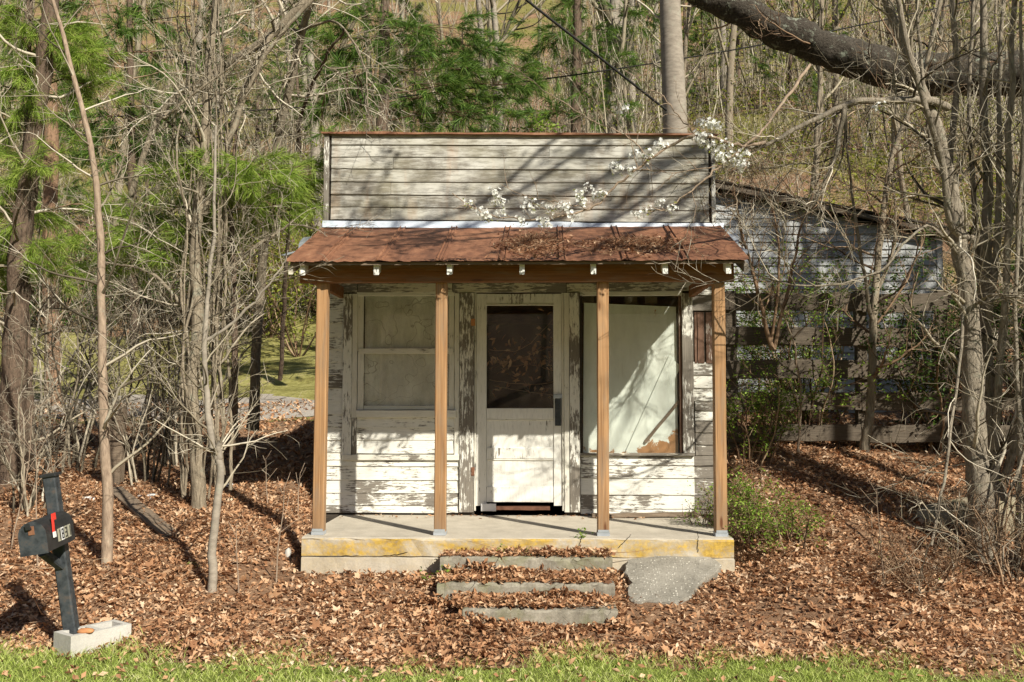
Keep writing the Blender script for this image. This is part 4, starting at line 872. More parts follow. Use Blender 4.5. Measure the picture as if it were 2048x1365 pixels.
# heavy dark limb of a tree off to the right
tree('oak_tree', 'massive dark lichen-covered limb slanting in from the right', [([(2520, 960, 4.6), (2480, 600, 4.6), (2400, 300, 4.6), (2250, 165, 4.6), (2050, 150, 4.6), (1880, 148, 4.6), (1760, 135, 4.6), (1640, 95, 4.6), (1520, 42, 4.6), (1390, -22, 4.6), (1230, -120, 4.6)], .42, .185)], bt['bark_dark'], bt['twig_brown'], 47, 14, (.5, 1.4), 2, 6, (.15, .4), .003, (.8, 1.4), .04, first=.4, k=16, lumpy=.08, wob=.02)
# pear cluster on the right
pear = [([(1966, 1130, -1.25), (1958, 1000, -1.25), (1950, 860, -1.25), (1945, 720, -1.25), (1930, 560, -1.25), (1912, 430, -1.25), (1890, 310, -1.25), (1850, 200, -1.25), (1800, 80, -1.25), (1750, -60, -1.25)], .112, .028),
        ([(1985, 1100, -1.2), (1982, 850, -1.15), (1972, 600, -1.1), (1975, 380, -1.1), (1966, 180, -1.1), (1968, -60, -1.1)], .06, .025),
        ([(1940, 720, -1.2), (1918, 500, -1.1), (1900, 330, -1.0), (1915, 150, -1.0), (1900, -60, -1.0)], .04, .02),
        ([(1990, 900, -1.2), (2010, 600, -1.3), (2018, 350, -1.35), (2025, 100, -1.4), (2030, -80, -1.4)], .032, .018),
        ([(2000, 1000, -1.2), (2060, 700, -1.3), (2040, 480, -1.3), (2050, 200, -1.3)], .035, .02),
        ([(1952, 480, -1.2), (1900, 450, -1.4), (1880, 300, -1.5), (1820, 120, -1.6), (1790, -40, -1.6)], .03, .018),
        ([(1895, 215, -1.25), (1830, 200, -1.4), (1750, 202, -1.55), (1690, 212, -1.6), (1610, 250, -1.65), (1540, 285, -1.7), (1490, 300, -1.7)], .035, .012),
        ([(1690, 215, -1.6), (1672, 300, -1.6), (1640, 390, -1.6), (1620, 420, -1.6)], .022, .006),
        ([(1925, 520, -1.25), (1850, 455, -1.45), (1750, 545, -1.6), (1640, 570, -1.7), (1540, 560, -1.7), (1490, 530, -1.7)], .012, .004),
        ([(1930, 590, -1.25), (1900, 880, -1.5), (1880, 1000, -1.6), (1862, 1090, -1.7)], .012, .01),
        ([(2050, 900, -1.5), (2010, 1010, -1.5), (2000, 1080, -1.5), (2010, 1180, -1.5)], .012, .006),
        ([(1935, 620, -1.2), (1990, 590, -1.5), (2060, 600, -1.7)], .014, .006), ([(1970, 760, -1.15), (1955, 500, -1.0), (1940, 250, -.95), (1948, -40, -.9)], .03, .014), ([(1978, 640, -1.15), (1998, 400, -1.2), (1995, 200, -1.2), (2008, -40, -1.2)], .028, .014), ([(1932, 560, -1.2), (1895, 380, -1.3), (1860, 280, -1.35), (1838, 60, -1.4), (1830, -60, -1.4)], .022, .01), ([(2030, 1180, -1.4), (2040, 860, -1.4), (2030, 600, -1.45), (2046, 300, -1.5), (2040, 0, -1.5)], .022, .012)]
proot, ppolys = tree('pear_tree', 'multi-stemmed pear tree at right with white blossom on reaching boughs', pear, bt['bark_pear'], bt['twig'], 48, 20, (.3, 1.0), 2, 10, (.1, .3), .0022, (.5, 1.2), .03, first=.08, k=10, lumpy=.05, snap=True)
rb = R(90); yb_ = -1.85
bough = [([(1530, 285, -1.7), (1480, 292, yb_), (1390, 270, yb_), (1300, 318, yb_), (1225, 380, yb_), (1180, 418, yb_), (1105, 434, yb_), (1030, 437, yb_), (960, 425, yb_), (905, 388, yb_)], .014, .003),
         ([(1620, 130, -1.5), (1560, 215, -1.75), (1510, 275, yb_), (1440, 332, yb_), (1390, 376, yb_), (1335, 414, yb_), (1290, 428, yb_)], .014, .003),
         ([(1500, 300, yb_), (1480, 360, yb_), (1470, 420, yb_), (1450, 475, yb_)], .007, .003), ([(1180, 418, yb_), (1120, 405, yb_), (1060, 395, yb_), (1000, 370, yb_)], .005, .002),
         ([(1300, 318, yb_), (1250, 270, yb_), (1180, 240, yb_), (1090, 180, yb_), (1010, 120, yb_)], .005, .003), ([(1390, 270, yb_), (1330, 200, yb_), (1250, 140, yb_)], .005, .003), ([(1440, 332, yb_), (1340, 345, yb_), (1260, 335, yb_)], .004, .002)]
bl = []
for n_, (pp, r0, r1) in enumerate(bough):
    pts = smoothpts([P(*q) for q in pp], len(pp)*6, rb, .006); rad = np.linspace(r0, r1, len(pts)); g = G(); tube(g, pts, rad, 6, .05, rb)
    ps = [(0, pts, rad)]
    for c in range(9):
        j = int(rb.uniform(.15, 1)*(len(pts)-2)); t = nrm(pts[j+1]-pts[j]); ax = nrm(np.cross(t, rb.normal(0, 1, 3))); grow(rb, pts[j], t*.6+ax*.8, rb.uniform(.12, .4), .003, 1, 1, ps, wand=.2)
    for lvl, q, rd in ps[1:]: tube(g, q, np.maximum(rd, .0014), 4)
    twig_up(g, rb, ps, 10, (.03, .14), .0016, 0, .9, .1); bo = build(g, 'bough', bt['sapling'], proot); bl.append(bo)
def blossom(seed, nf=15):
    r_ = R(seed); g = G(); lf = G(); C = r_.normal(0, .020, (nf, 3)); C[:, 2] *= .75
    for c in C:
        nvec = nrm(c+np.array([0, -.012, .012])+r_.normal(0, .008, 3)); a = nrm(np.cross(nvec, r_.normal(0, 1, 3))); b = np.cross(nvec, a)
        for q in range(5):
            th = q*2*pi/5+r_.normal(0, .1); e = math.cos(th)*a+math.sin(th)*b; f = -math.sin(th)*a+math.cos(th)*b; s = r_.uniform(.011, .0145)
            g.add([c, c+e*s*.6+f*s*.42+nvec*.003, c+e*s*1.05+nvec*.0045, c+e*s*.6-f*s*.42+nvec*.003], [(0, 1, 2, 3)])
    leaves(lf, r_, r_.normal(0, .022, (7, 3))-np.array([0, 0, .012]), .028, .011, 1.5)
    return g.mesh('blossom_cluster'), lf.mesh('leaf_tuft')
protos = [blossom(s) for s in range(500, 505)]
for me, lf in protos: me.materials.append(MAT['petal']); lf.materials.append(MAT['shrub_yellow'])
spots = [(938, 407), (960, 420), (975, 432), (991, 383), (993, 402), (1003, 405), (1000, 425), (968, 428), (1042, 438), (1058, 402), (1068, 412), (1055, 415), (1086, 440), (1096, 412), (1104, 420), (1093, 445), (1120, 415), (1131, 410), (1136, 418), (1145, 432), (1160, 388), (1178, 375), (1166, 398), (1190, 390), (1201, 388), (1163, 405), (1228, 332), (1236, 335), (1262, 340), (1272, 309), (1296, 312), (1318, 290), (1324, 288), (1276, 426), (1299, 420), (1320, 404), (1342, 416),
         (1402, 270), (1400, 282), (1410, 275), (1398, 245), (1412, 248), (1425, 246), (1436, 252), (1424, 292), (1440, 296), (1452, 290), (1437, 312), (1446, 316), (1460, 322), (1475, 318), (1484, 325), (1490, 305), (1482, 332), (1464, 308), (1245, 218), (1757, 214)]
for n_, (px, py) in enumerate(spots):
    me, lf = protos[n_ % 5]; o = bpy.data.objects.new('blossom_cluster', me); col.objects.link(o); o.parent = bl[n_ % 2]
    o.location = Vector(P(px, py, yb_+rb.normal(0, .03))); o.rotation_euler = rb.uniform(-.5, .5, 3); o['kind'] = 'stuff'; s = rb.uniform(1.0, 1.35); o.scale = (s, s, s)
    if n_ % 2 == 0:
        q = bpy.data.objects.new('leaf_tuft', lf); col.objects.link(q); q.parent = bl[n_ % 2]; q.location = o.location; q.rotation_euler = o.rotation_euler; q['kind'] = 'stuff'
# slender trees among the fence on the right
tree('sapling', 'dark slender sapling growing up through the board fence', [([(1730, 900, .35), (1742, 800, .35), (1745, 690, .35), (1752, 580, .4), (1762, 470, .45), (1775, 360, .5), (1800, 270, .55), (1850, 150, .6), (1880, 0, .6)], .045, .02), ([(1745, 640, .35), (1720, 500, .3), (1700, 350, .3), (1690, 200, .3)], .02, .008), ([(1750, 600, .4), (1790, 480, .4), (1785, 350, .4)], .02, .008)], bt['bark_tan'], bt['twig_brown'], 49, 18, (.4, 1.1), 2, 7, (.12, .35), .0025, (.5, 1.2), .03, leafy(.25, .03, .016, 'shrub'), first=.15)
tree('sapling', 'whip-thin pale sapling bending beside the porch post', [([(1597, 905, .2), (1602, 800, .15), (1590, 700, .1), (1560, 610, .0), (1535, 540, 0)], .012, .005)], bt['sapling'], bt['twig_brown'], 50, 8, (.3, .6), 1, 5, (.1, .25), .002, first=.2)
tree('bare_bush', 'dark bare bush rising between the store and the shed', [([(1545, 700, .25), (1520, 600, .2), (1500, 520, .15), (1480, 450, .1), (1465, 370, .1)], .022, .008), ([(1548, 700, .25), (1580, 560, .3), (1610, 430, .3), (1660, 300, .3)], .02, .006), ([(1540, 700, .25), (1560, 520, .2), (1540, 400, .2), (1525, 330, .2)], .015, .005)], bt['twig_brown'], bt['twig_brown'], 51, 18, (.3, .9), 2, 8, (.1, .3), .0022, (.5, 1.2), .03, leafy(.15, .025, .014, 'shrub_yellow'), first=.15)
# shrubs on the right bank
def shrub(name, label, px, py, Y, hgt, spread, ns, mat, seed, dens=2.4, ln=.024, group=None, twm='twig_brown', flat=.0):
    rng = R(seed); b = P(px, py, Y); b[2] = zf1(b[0], Y)-.02; root = empty(name, tuple(b), label, 'shrub', group); polys = []; g = G()
    for i in range(ns):
        a = rng.uniform(0, 2*pi); q = b+np.array([math.cos(a), math.sin(a)*.7, 0])*spread*.45*rng.random()
        q[2] = zf1(q[0], q[1])-.02; grow(rng, q, (math.cos(a)*spread*.55, math.sin(a)*spread*.5, hgt), hgt*rng.uniform(.6, 1.1), .006+.004*hgt, 0, 2, polys, nch=(5, 4), lr=(.35, .6), wand=.14, up=.03)
    for lvl, p_, r_ in polys: tube(g, p_, np.maximum(r_, .0016), 4 if lvl < 2 else 3)
    e = twig_up(g, rng, polys, 9, (.05, .16), .0018, 0, .8, .1); build(g, 'stems', MAT[twm], root)
    if dens: leafy(dens, ln, ln*.55, mat)(rng, polys, root, e)
    return root
shrub('honeysuckle_shrub', 'bright green leafy shrub at the right end of the porch', 1515, 1060, -.95, .5, .24, 9, 'shrub', 61, 9, .026)
shrub('honeysuckle_shrub', 'low bright green shrub on the bank right of the porch', 1580, 1070, -1.25, .36, .35, 10, 'shrub', 62, 9, .024)
shrub('honeysuckle_shrub', 'leafy shrub in front of the porch\'s right corner post', 1432, 1040, -.6, .62, .3, 8, 'shrub', 63, 3, .024)
shrub('honeysuckle_shrub', 'green shrub growing against the fence beside the store', 1500, 950, .35, 1.0, .5, 12, 'shrub', 64, 6, .03)
shrub('honeysuckle_shrub', 'tall loose green shrub against the middle of the fence', 1620, 900, .9, 1.7, .7, 12, 'shrub', 65, 4, .034)
shrub('evergreen_shrub', 'dark green bushy shrub behind the pear stems', 1870, 900, .9, 1.9, .7, 18, 'shrub_dark', 66, 5, .04)
shrub('evergreen_shrub', 'dark green bushy shrub at the right frame edge', 2020, 900, .9, 1.8, .8, 18, 'shrub_dark', 67, 4, .04)
shrub('honeysuckle_shrub', 'leafy shrub in front of the white shed wall', 1580, 700, 2.2, 1.9, .7, 12, 'shrub', 68, 4, .04)
shrub('low_bramble', 'tangle of low bare brambles in front of the pear trunk', 1850, 1150, -1.8, .45, .6, 14, 'shrub', 69, .05, .02)
shrub('low_bramble', 'tangle of bare brambles at the lower right edge', 2030, 1150, -1.7, .9, .5, 16, 'shrub', 70, .05, .02)
shrub('yellow_shrub', 'sparse yellow-green bush behind the tangled tree', 330, 900, 2.2, 1.3, .7, 14, 'shrub_yellow', 71, .8, .03)
shrub('brush_clump', 'grey leafless brush clump at the far left edge', 60, 980, -.4, 1.5, .5, 12, 'shrub', 72, 0, .02, None, 'twig')
shrub('brush_clump', 'grey leafless brush between the sapling and tangled tree', 290, 960, .4, 1.7, .7, 12, 'shrub', 73, 0.03, .02, None, 'twig')
for i, (px, py, Y, h_, sp_, lab) in enumerate(((150, 940, 1.2, 2.6, .9, 'tall leafless brush behind the thin tan sapling'), (330, 900, 1.6, 2.9, .9, 'tall leafless brush behind the left of the tangled tree'), (250, 880, 3.0, 3.2, 1.0, 'thin leafless brush in front of the gravel drive'), (20, 930, 1.4, 2.4, .7, 'leafless brush behind the rough pine trunk'), (90, 870, 3.4, 3.0, .9, 'leafless brush beside the orange-barked pine'))):
    shrub('brush_clump', lab, px, py, Y, h_, sp_, 9, 'shrub', 740+i, .06, .03, None, 'twig')
for i, (px, py, Y, h_, lab) in enumerate(((535, 1010, -.7, .45, 'forked dry stalk between the tangled tree and porch'), (552, 1165, -1.9, .75, 'tall straight dry stalk left of the porch slab'), (596, 1030, -.9, .4, 'short dry stalk close beside the left porch post'), (478, 1190, -1.95, .55, 'small branching seedling right of the slim grey sapling'), (1770, 1180, -1.9, .75, 'single thin dry stalk standing on the right bank'), (75, 1140, -1.8, 1.0, 'thin bare seedling rising behind the mailbox'), (22, 1100, -1.3, 1.2, 'thin bare seedling left of the mailbox'))):
    rng = R(600+i); b = GP(px, py); b[2] -= .02; ps = []; g = G(); grow(rng, b, (rng.normal(0, .06), 0, 1), h_, .007, 0, 1, ps, nch=(4,), wand=.05, lr=(.3, .5), start=.5, ang=(.4, .9))
    for lvl, p_, r_ in ps: tube(g, p_, np.maximum(r_, .002), 5)
    tag(build(g, 'dry_stalk', bt['sapling']), lab, 'stalk')
# ---------------------------------------------------------------- woods on the hillside
def proto_hardwood(seed, h, r, nbr=9, lean=.05):
    rng = R(seed); ps = []; grow(rng, (0, 0, -.3), (rng.normal(0, lean), rng.normal(0, lean), 1), h, r, 0, 2, ps, nch=(nbr, 6), ang=(.45, 1.0), lr=(.22, .42), wand=.045, up=.06, start=.22, tip=.3)
    t = G(); c = G()
    for lvl, p, rd in ps: tube(t if lvl == 0 else c, smoothpts(p, 12) if lvl == 0 else p, np.interp(np.linspace(0, 1, 12), np.linspace(0, 1, len(rd)), rd) if lvl == 0 else np.maximum(rd, .006), 8 if lvl == 0 else 4, .05, rng)
    twig_up(c, rng, ps, 3.2, (.35, .9), .006, 1, .7, .2); return t.mesh('trunk'), c.mesh('crown'), None
def proto_pine(seed, h, r, low=.15, dens=2.4, wide=.24):
    rng = R(seed); ps = []; grow(rng, (0, 0, -.3), (rng.normal(0, .03), 0, 1), h, r, 0, 0, ps, wand=.02, up=.1); p0 = smoothpts(ps[0][1], 14); t = G(); c = G(); f = G(); rad = np.linspace(r, r*.2, 14); tube(t, p0, rad, 8, .06, rng); pl = []
    for k in range(int(h*5)):
        fr = low+(1-low)*rng.random(); x = fr*12.99; j = int(x); q = p0[j]+(p0[j+1]-p0[j])*(x-j); a = rng.uniform(0, 2*pi); L = h*wide*(1.15-fr)*rng.uniform(.6, 1.15)
        grow(rng, q, (math.cos(a), math.sin(a), rng.uniform(-.15, .35)), L, .018, 1, 2, pl, nch=(5, 6), ang=(.4, .9), lr=(.3, .5), wand=.08, up=.02, start=.3)
    C = []; D = []
    for lvl, p, rd in pl:
        tube(c, p, np.maximum(rd, .004), 3); L = np.linalg.norm(np.diff(p, axis=0), axis=1).sum(); kk = max(1, int(L*dens*(1.6 if lvl > 1 else 1))); x = rng.uniform(.35, 1, kk)*(len(p)-1.001); i = x.astype(int); C.append(p[i]+(p[i+1]-p[i])*(x-i)[:, None]); D.append(nrm(p[i+1]-p[i]))
    tufts(f, rng, np.concatenate(C), np.concatenate(D), 30, .24, .011, .5); return t.mesh('trunk'), c.mesh('crown'), f.mesh('foliage')
def proto_clump(seed, h, ns):
    rng = R(seed); ps = []; t = G(); c = G()
    for i in range(ns): grow(rng, (rng.normal(0, .35), rng.normal(0, .35), -.2), (rng.normal(0, .16), rng.normal(0, .16), 1), h*rng.uniform(.6, 1.1), rng.uniform(.018, .04), 0, 1, ps, nch=(7,), ang=(.3, .8), lr=(.25, .45), wand=.06, up=.05, start=.15)
    for lvl, p, rd in ps:
        s_ix = [0, 3, 6, 9, len(p)-1] if len(p) > 10 else [0, len(p)//2, len(p)-1]; tube(t if lvl == 0 else c, p[s_ix], np.maximum(rd[s_ix], .005), 4 if lvl == 0 else 3)
    twig_up(c, rng, ps, 2.6, (.25, .8), .005, 0, .6, .25); return t.mesh('stems'), c.mesh('crown'), None
def proto_bush(seed, h):
    rng = R(seed); ps = []; c = G(); f = G()
    for i in range(10): a = rng.uniform(0, 2*pi); grow(rng, (0, 0, -.1), (math.cos(a)*.7, math.sin(a)*.7, 1), h*rng.uniform(.7, 1.1), .02, 0, 2, ps, nch=(5, 4), lr=(.35, .55), wand=.12)
    for lvl, p, rd in ps: tube(c, p, np.maximum(rd, .004), 3)
    S, D, L = twig_up(c, rng, ps, 5, (.15, .35), .004, 0, .8, .1); k = len(S)*4; i = rng.integers(0, len(S), k); leaves(f, rng, S[i]+D[i]*(L[i]*rng.random(k))[:, None]+rng.normal(0, .05, (k, 3)), .09, .05, 1.5); return c.mesh('stems'), f.mesh('foliage'), None
def instance(name, lab, cat, grp, mats, meshes, x, y, s, rz, dz=0):
    root = empty(name, (x, y, zf1(x, y)+dz), lab, cat, grp); root.rotation_euler = (0, 0, rz); root.scale = (s, s, s)
    for me, m_ in zip(meshes, mats):
        if me is None: continue
        if not me.materials: me.materials.append(m_)
        o = bpy.data.objects.new(me.name.split('.')[0], me); col.objects.link(o); o.parent = root
    return root
HW = [proto_hardwood(200+i, h, r, nb) for i, (h, r, nb) in enumerate(((13, .13, 11), (15, .17, 10), (11, .09, 12), (9, .06, 12)))]
PN = [proto_pine(220, 9, .10, .06, 2.6), proto_pine(221, 13, .15, .2, 2.2)]
CL = [proto_clump(230+i, h, n) for i, (h, n) in enumerate(((5, 9), (3.6, 12), (6, 7)))]
BU = [proto_bush(240, 1.8), proto_bush(241, 1.3)]
rf = R(1234)
def free(x, y):
    if y < 4.2: return False
    if x < 1.2 and y < 17.5+rf.normal(0, .5) and x < 1.0: return False
    if -2.6 < x < 2.2 and y < 6: return False
    if 1.5 < x < 6 and y < 8: return False
    return True
def scatter(n, ymin, ymax, fx, mind):
    out = []; tries = 0
    while len(out) < n and tries < n*60:
        tries += 1; y = ymin+(ymax-ymin)*rf.random()**1.5; x = fx*rf.uniform(-1, 1)*(y+8.6)*.66
        if not free(x, y): continue
        if any((x-a)**2+(y-b)**2 < (mind*(1+.02*y))**2 for a, b in out): continue
        out.append((x, y))
    return out
for i, (x, y) in enumerate(scatter(120, 9, 85, 1.0, 1.0)):
    k = i % 4; instance('bare_tree', 'bare grey hardwood tree in the wooded hillside behind the store', 'tree', 'bare trees on the wooded hillside', (MAT['bark_tan'] if k != 1 else MAT['bark_grey'], MAT['twig_far']), HW[k], x, y, rf.uniform(.75, 1.2), rf.uniform(0, 6.28))
for i, (x, y) in enumerate(scatter(40, 14, 60, 1.0, 1.8)):
    if x > 1.5 and y < 22: continue
    k = i % 2; instance('pine_tree', 'green pine tree among the bare woods on the hillside', 'tree', 'pines on the wooded hillside', (MAT['bark_pine'], MAT['twig_brown'], MAT['needle_far']), PN[k], x, y, rf.uniform(.6, 1.15), rf.uniform(0, 6.28))
def arr(me):
    V = np.empty(len(me.vertices)*3, np.float32); me.vertices.foreach_get('co', V); F = np.empty(len(me.polygons)*3, np.int32); me.loops.foreach_get('vertex_index', F); return V.reshape(-1, 3).astype(float), F.reshape(-1, 3)
CLA = [[arr(t), arr(c)] for t, c, _ in CL]; g = G()
for i, (x, y) in enumerate(scatter(112, 7, 52, 1.0, .75)):
    if 1.6 < x < 9 and y < 19 and i % 5: continue
    a = rf.uniform(0, 6.28); s = rf.uniform(.6, 1.2); M = np.array([[math.cos(a), -math.sin(a), 0], [math.sin(a), math.cos(a), 0], [0, 0, 1]])*s
    for V, F in CLA[i % 3]: g.add(V@M.T+np.array([x, y, zf1(x, y)]), F)
o = build(g, 'thicket', MAT['twig_far']); tag(o, 'leafless thicket of saplings covering the slope behind the store', 'thicket', kind='stuff')
for i, (x, y) in enumerate([(-.4+rf.normal(0, .3)-k*.95, 17.2+rf.normal(0, .6)) for k in range(16)]):
    instance('green_bush', 'green leafy bush in the row at the back of the lawn', 'bush', 'bushes behind the lawn', (MAT['twig_brown'], (MAT['shrub_dark'], MAT['shrub_yellow'], MAT['shrub'])[i % 3] if False else MAT['shrub_dark']), BU[i % 2], x, y, rf.uniform(.9, 1.7), rf.uniform(0, 6.28))
for me_i, (px, py, Y, s, lab) in enumerate(((600, 470, 12.5, 1.2, 'large yellow-green bush rising beside the store\'s left corner'), (545, 480, 15.5, 1.25, 'yellow-green bush behind the lawn left of the store'), (520, 640, 17.5, 1.2, 'yellow-green bush at the back edge of the lawn'))):
    q = P(px, py, Y); t_, f_, _n = proto_bush(250+me_i, (4.0, 3.4, 1.6, 3.2)[me_i]); instance('yellow_bush', lab, 'bush', None, (MAT['twig_brown'], MAT['shrub_yellow']), (t_, f_, None), q[0], Y, s, 1.)
q = P(1050, 262, 7.5); t_, f_, _n = proto_bush(260, 1.0); r_ = instance('green_bush', 'small vivid green bush just above the false front', 'bush', None, (MAT['twig_brown'], MAT['shrub']), (t_, f_, None), q[0], 7.5, 1., 0.); r_.location.z = q[2]-.8
# sparse slope scrub and loose brush nobody could count
g = G(); rng = R(99); N = 34000; y = 6+46*rng.random(N)**1.3; x = rng.uniform(-1, 1, N)*(y+8.6)*.66; ok = ~((x < 1) & (y < 17)) & ~((x > 1.5) & (x < 6) & (y < 7.6)) & ~((abs(x) < 2.4) & (y < 6)); ok &= ~((x > 1.6) & (x < 9) & (y < 19) & (rng.random(N) < .55)); x = x[ok]; y = y[ok]
S = np.stack([x, y, zf(x, y)-.05], 1); D = np.stack([rng.normal(0, .5, len(x)), rng.normal(0, .5, len(x)), np.ones(len(x))], 1); twigs(g, rng, S, D, rng.uniform(.4, 1.6, len(x)), .0045+.00022*y, .35); o = build(g, 'brush', MAT['twig_far']); tag(o, 'thin leafless brush covering the wooded slope', 'brush', kind='stuff')
g = G(); N = 34000; y = 7+20*rng.random(N)**1.1; x = rng.uniform(-.2, 1, N)*(y+8.6)*.66; k = np.sin(x*.9+y*.5)+np.sin(x*.4-y*.8+1)+rng.normal(0, .6, N); ok = (k > -.1) & ~((x < 1) & (y < 17)) & ~((x > 1.5) & (x < 6) & (y < 7.6)) & ~((abs(x) < 2.4) & (y < 6)); x = x[ok]; y = y[ok]
leaves(g, rng, np.stack([x, y, zf(x, y)+rng.uniform(0, .85, len(x))**2], 1), .12, .065, 1.3); o = build(g, 'slope_scrub', MAT['shrub_yellow']); tag(o, 'pale green scrub on the open slope behind the shed', 'scrub', kind='stuff')

g = G(); rng = R(98); N = 32000; cx = rng.uniform(-1, 1, 420); cy = 9+36*rng.random(420)**1.3; cx = cx*(cy+8.6)*.64; ch = rng.uniform(.3, 5.5, 420); k = rng.integers(0, 420, N); sp = .55+.02*cy[k]
x = cx[k]+rng.normal(0, 1, N)*sp; y = cy[k]+rng.normal(0, 1, N)*sp; h = np.maximum(.05, ch[k]+rng.normal(0, 1, N)*sp*.7); ok = ~((x < 1) & (y < 17)) & ~((x > 1.5) & (x < 6) & (y < 7.6)) & ~((abs(x) < 2.4) & (y < 6)); x = x[ok]; y = y[ok]; h = h[ok]
leaves(g, rng, np.stack([x, y, zf(x, y)+h], 1), .05+.0022*y, .028+.0012*y, 1.5); o = build(g, 'new_leaves', MAT['shrub_yellow']); tag(o, 'haze of small yellow-green new leaves through the hillside woods', 'leaves', kind='stuff')
# ---------------------------------------------------------------- leaf litter, grass, roof debris
rng = R(7)
def surf(x, y):
    z = zf(x, y)
    for a, b, yt, yf, d in ((880, 1225, 1116, -1.66, .20), (874, 1230, 1168, -2.0, .36), (905, 1236, 1219, -2.32, .34)):
        x0, x1 = PX(a, yf, yt), PX(b, yf, yt); zt = PZ(yt, yf, 1050); ins = (x > x0) & (x < x1) & (y > yf+.03) & (y < yf+d); z = np.where(ins, np.maximum(z, zt), z)
    return z
def outside(x, y): return ~((x > SX0-.02) & (x < SX1+.02) & (y > SYF-.01)) & ~((x > XL-.05) & (x < XR+.05) & (y > -.05) & (y < 3.5))
def litter_pts(n, x0, x1, y0, y1):
    x = rng.uniform(x0, x1, n); y = rng.uniform(y0, y1, n); ok = outside(x, y) & ~((x > .70) & (x < 1.33+(y+1.5)*.56) & (y > -2.03) & (y < -1.4) & (rng.random(n) < .95)) & (y > turf_edge(x)+rng.normal(0, .07, n)); x = x[ok]; y = y[ok]
    bare = np.sin(x*1.9+2.1*np.sin(y*1.3))+np.sin(y*3.1+x*.8+1.4)+.7*np.sin(x*4.3-y*2.7); keep = rng.random(len(x)) < np.clip(1.15-.5*np.maximum(0, bare-.35), .25, 1); x = x[keep]; y = y[keep]; bare = bare[keep]
    return np.stack([x, y, surf(x, y)+rng.uniform(.0, .022, len(x))*(1.3-.5*np.clip(bare, -1, 1))], 1)
g = G()
leaves(g, rng, litter_pts(64000, -5.2, 5.6, -3.2, 1.2), .044, .022, 1.25, None, .35); leaves(g, rng, litter_pts(26000, -9, 9, .8, 6.5)[:, :], .07, .04, 1.2, None, .35)
leaves(g, rng, litter_pts(30000, -5.2, 5.6, -3.2, .2), .034, .018, 1.4, None, .4); lobed(g, rng, litter_pts(7000, -5.2, 5.6, -3.2, .8), .085, .5); lobed(g, rng, litter_pts(1500, -5.2, 5.6, -3.1, -1.2), .125, .45)
leaves(g, rng, litter_pts(2600, -.75, .6, -2.3, -1.44), .045, .022, 1.3, None, .4)
n = 2600; x = rng.uniform(-1.0, .62, n); y = rng.choice([-2.34, -2.02, -1.68], n)-np.abs(rng.normal(0, .035, n)); hp = np.maximum(0, .5+.5*np.sin(x*6+y*9)+.45*(x < -.35)); leaves(g, rng, np.stack([x, y, surf(x, y)+rng.random(n)*.07*hp*np.exp(-((np.abs(y-np.round((y+1.68)/.33)*.33+1.68))/.2)**2)], 1), .045, .023, 1.4, None, .4)
n = 500; x = rng.uniform(SX0, SX1, n); y = -.03-rng.random(n)**2.2*.25; leaves(g, rng, np.stack([x, y, np.full(n, .006)], 1)[:90], .045, .022, .8)
n = 1500; x = rng.uniform(-4.4, 4.4, n); y = turf_edge(x)-rng.random(n)**2.5*1.1; leaves(g, rng, np.stack([x, y, zf(x, y)+.03], 1), .045, .024, 1.2, None, .4)
o = build(g, 'leaf_litter', MAT['deadleaf']); tag(o, 'dry brown fallen leaves covering the ground around the porch', 'leaves', kind='stuff')
g = G(); C = litter_pts(20000, -4.6, 5, -3.1, 1.0); a = rng.uniform(0, 2*pi, len(C)); twigs(g, rng, C+np.array([0, 0, .008]), np.stack([np.cos(a), np.sin(a), rng.normal(0, .2, len(C))], 1), rng.uniform(.05, .16, len(C)), .0014, .2)
C = litter_pts(900, -5, 5.4, -3.0, 1.0); a = rng.uniform(0, 2*pi, len(C)); twigs(g, rng, C+np.array([0, 0, .02]), np.stack([np.cos(a), np.sin(a), rng.normal(.1, .2, len(C))], 1), rng.uniform(.15, .5, len(C)), .003, .2)
o = build(g, 'needle_litter', MAT['deadbits']); tag(o, 'dead pine needles and sticks strewn over the leaves', 'needles', kind='stuff')
g = G(); n = 88000; x = rng.uniform(-4.1, 4.1, n); y = -5.2+2.55*rng.random(n)**.8; e = turf_edge(x)+.09*np.sin(x*7)+.06*np.sin(x*17+2)+rng.normal(0, .06, n)-.16*rng.random(n)**2+.34*(rng.random(n) < .10)*np.maximum(0, np.sin(x*3.3+.5)); ok = y < e; x = x[ok]; y = y[ok]; n = len(x)
L = rng.uniform(.025, .062, n)*(1+.6*(y > -3.1)); a = rng.uniform(0, 2*pi, n); d = nrm(np.stack([np.cos(a)*.55, np.sin(a)*.55, np.ones(n)], 1)); d2 = nrm(d+np.stack([np.cos(a), np.sin(a), -.35*np.ones(n)], 1)*rng.uniform(.2, .9, (n, 1))); s = nrm(np.cross(d, rng.normal(0, 1, (n, 3))))*.0019
B = np.stack([x, y, zf(x, y)], 1); Mi = B+d*L[:, None]*.55; T = Mi+d2*L[:, None]*.5
g.add(np.stack([B-s, B+s, Mi+s*.8, Mi-s*.8, T], 1).reshape(-1, 3), (np.arange(n)[:, None, None]*5+np.array([(0, 1, 2), (0, 2, 3), (3, 2, 4)])[None]).reshape(-1, 3)); o = build(g, 'grass', MAT['grass']); tag(o, 'short bright green grass along the road edge', 'grass', kind='stuff')
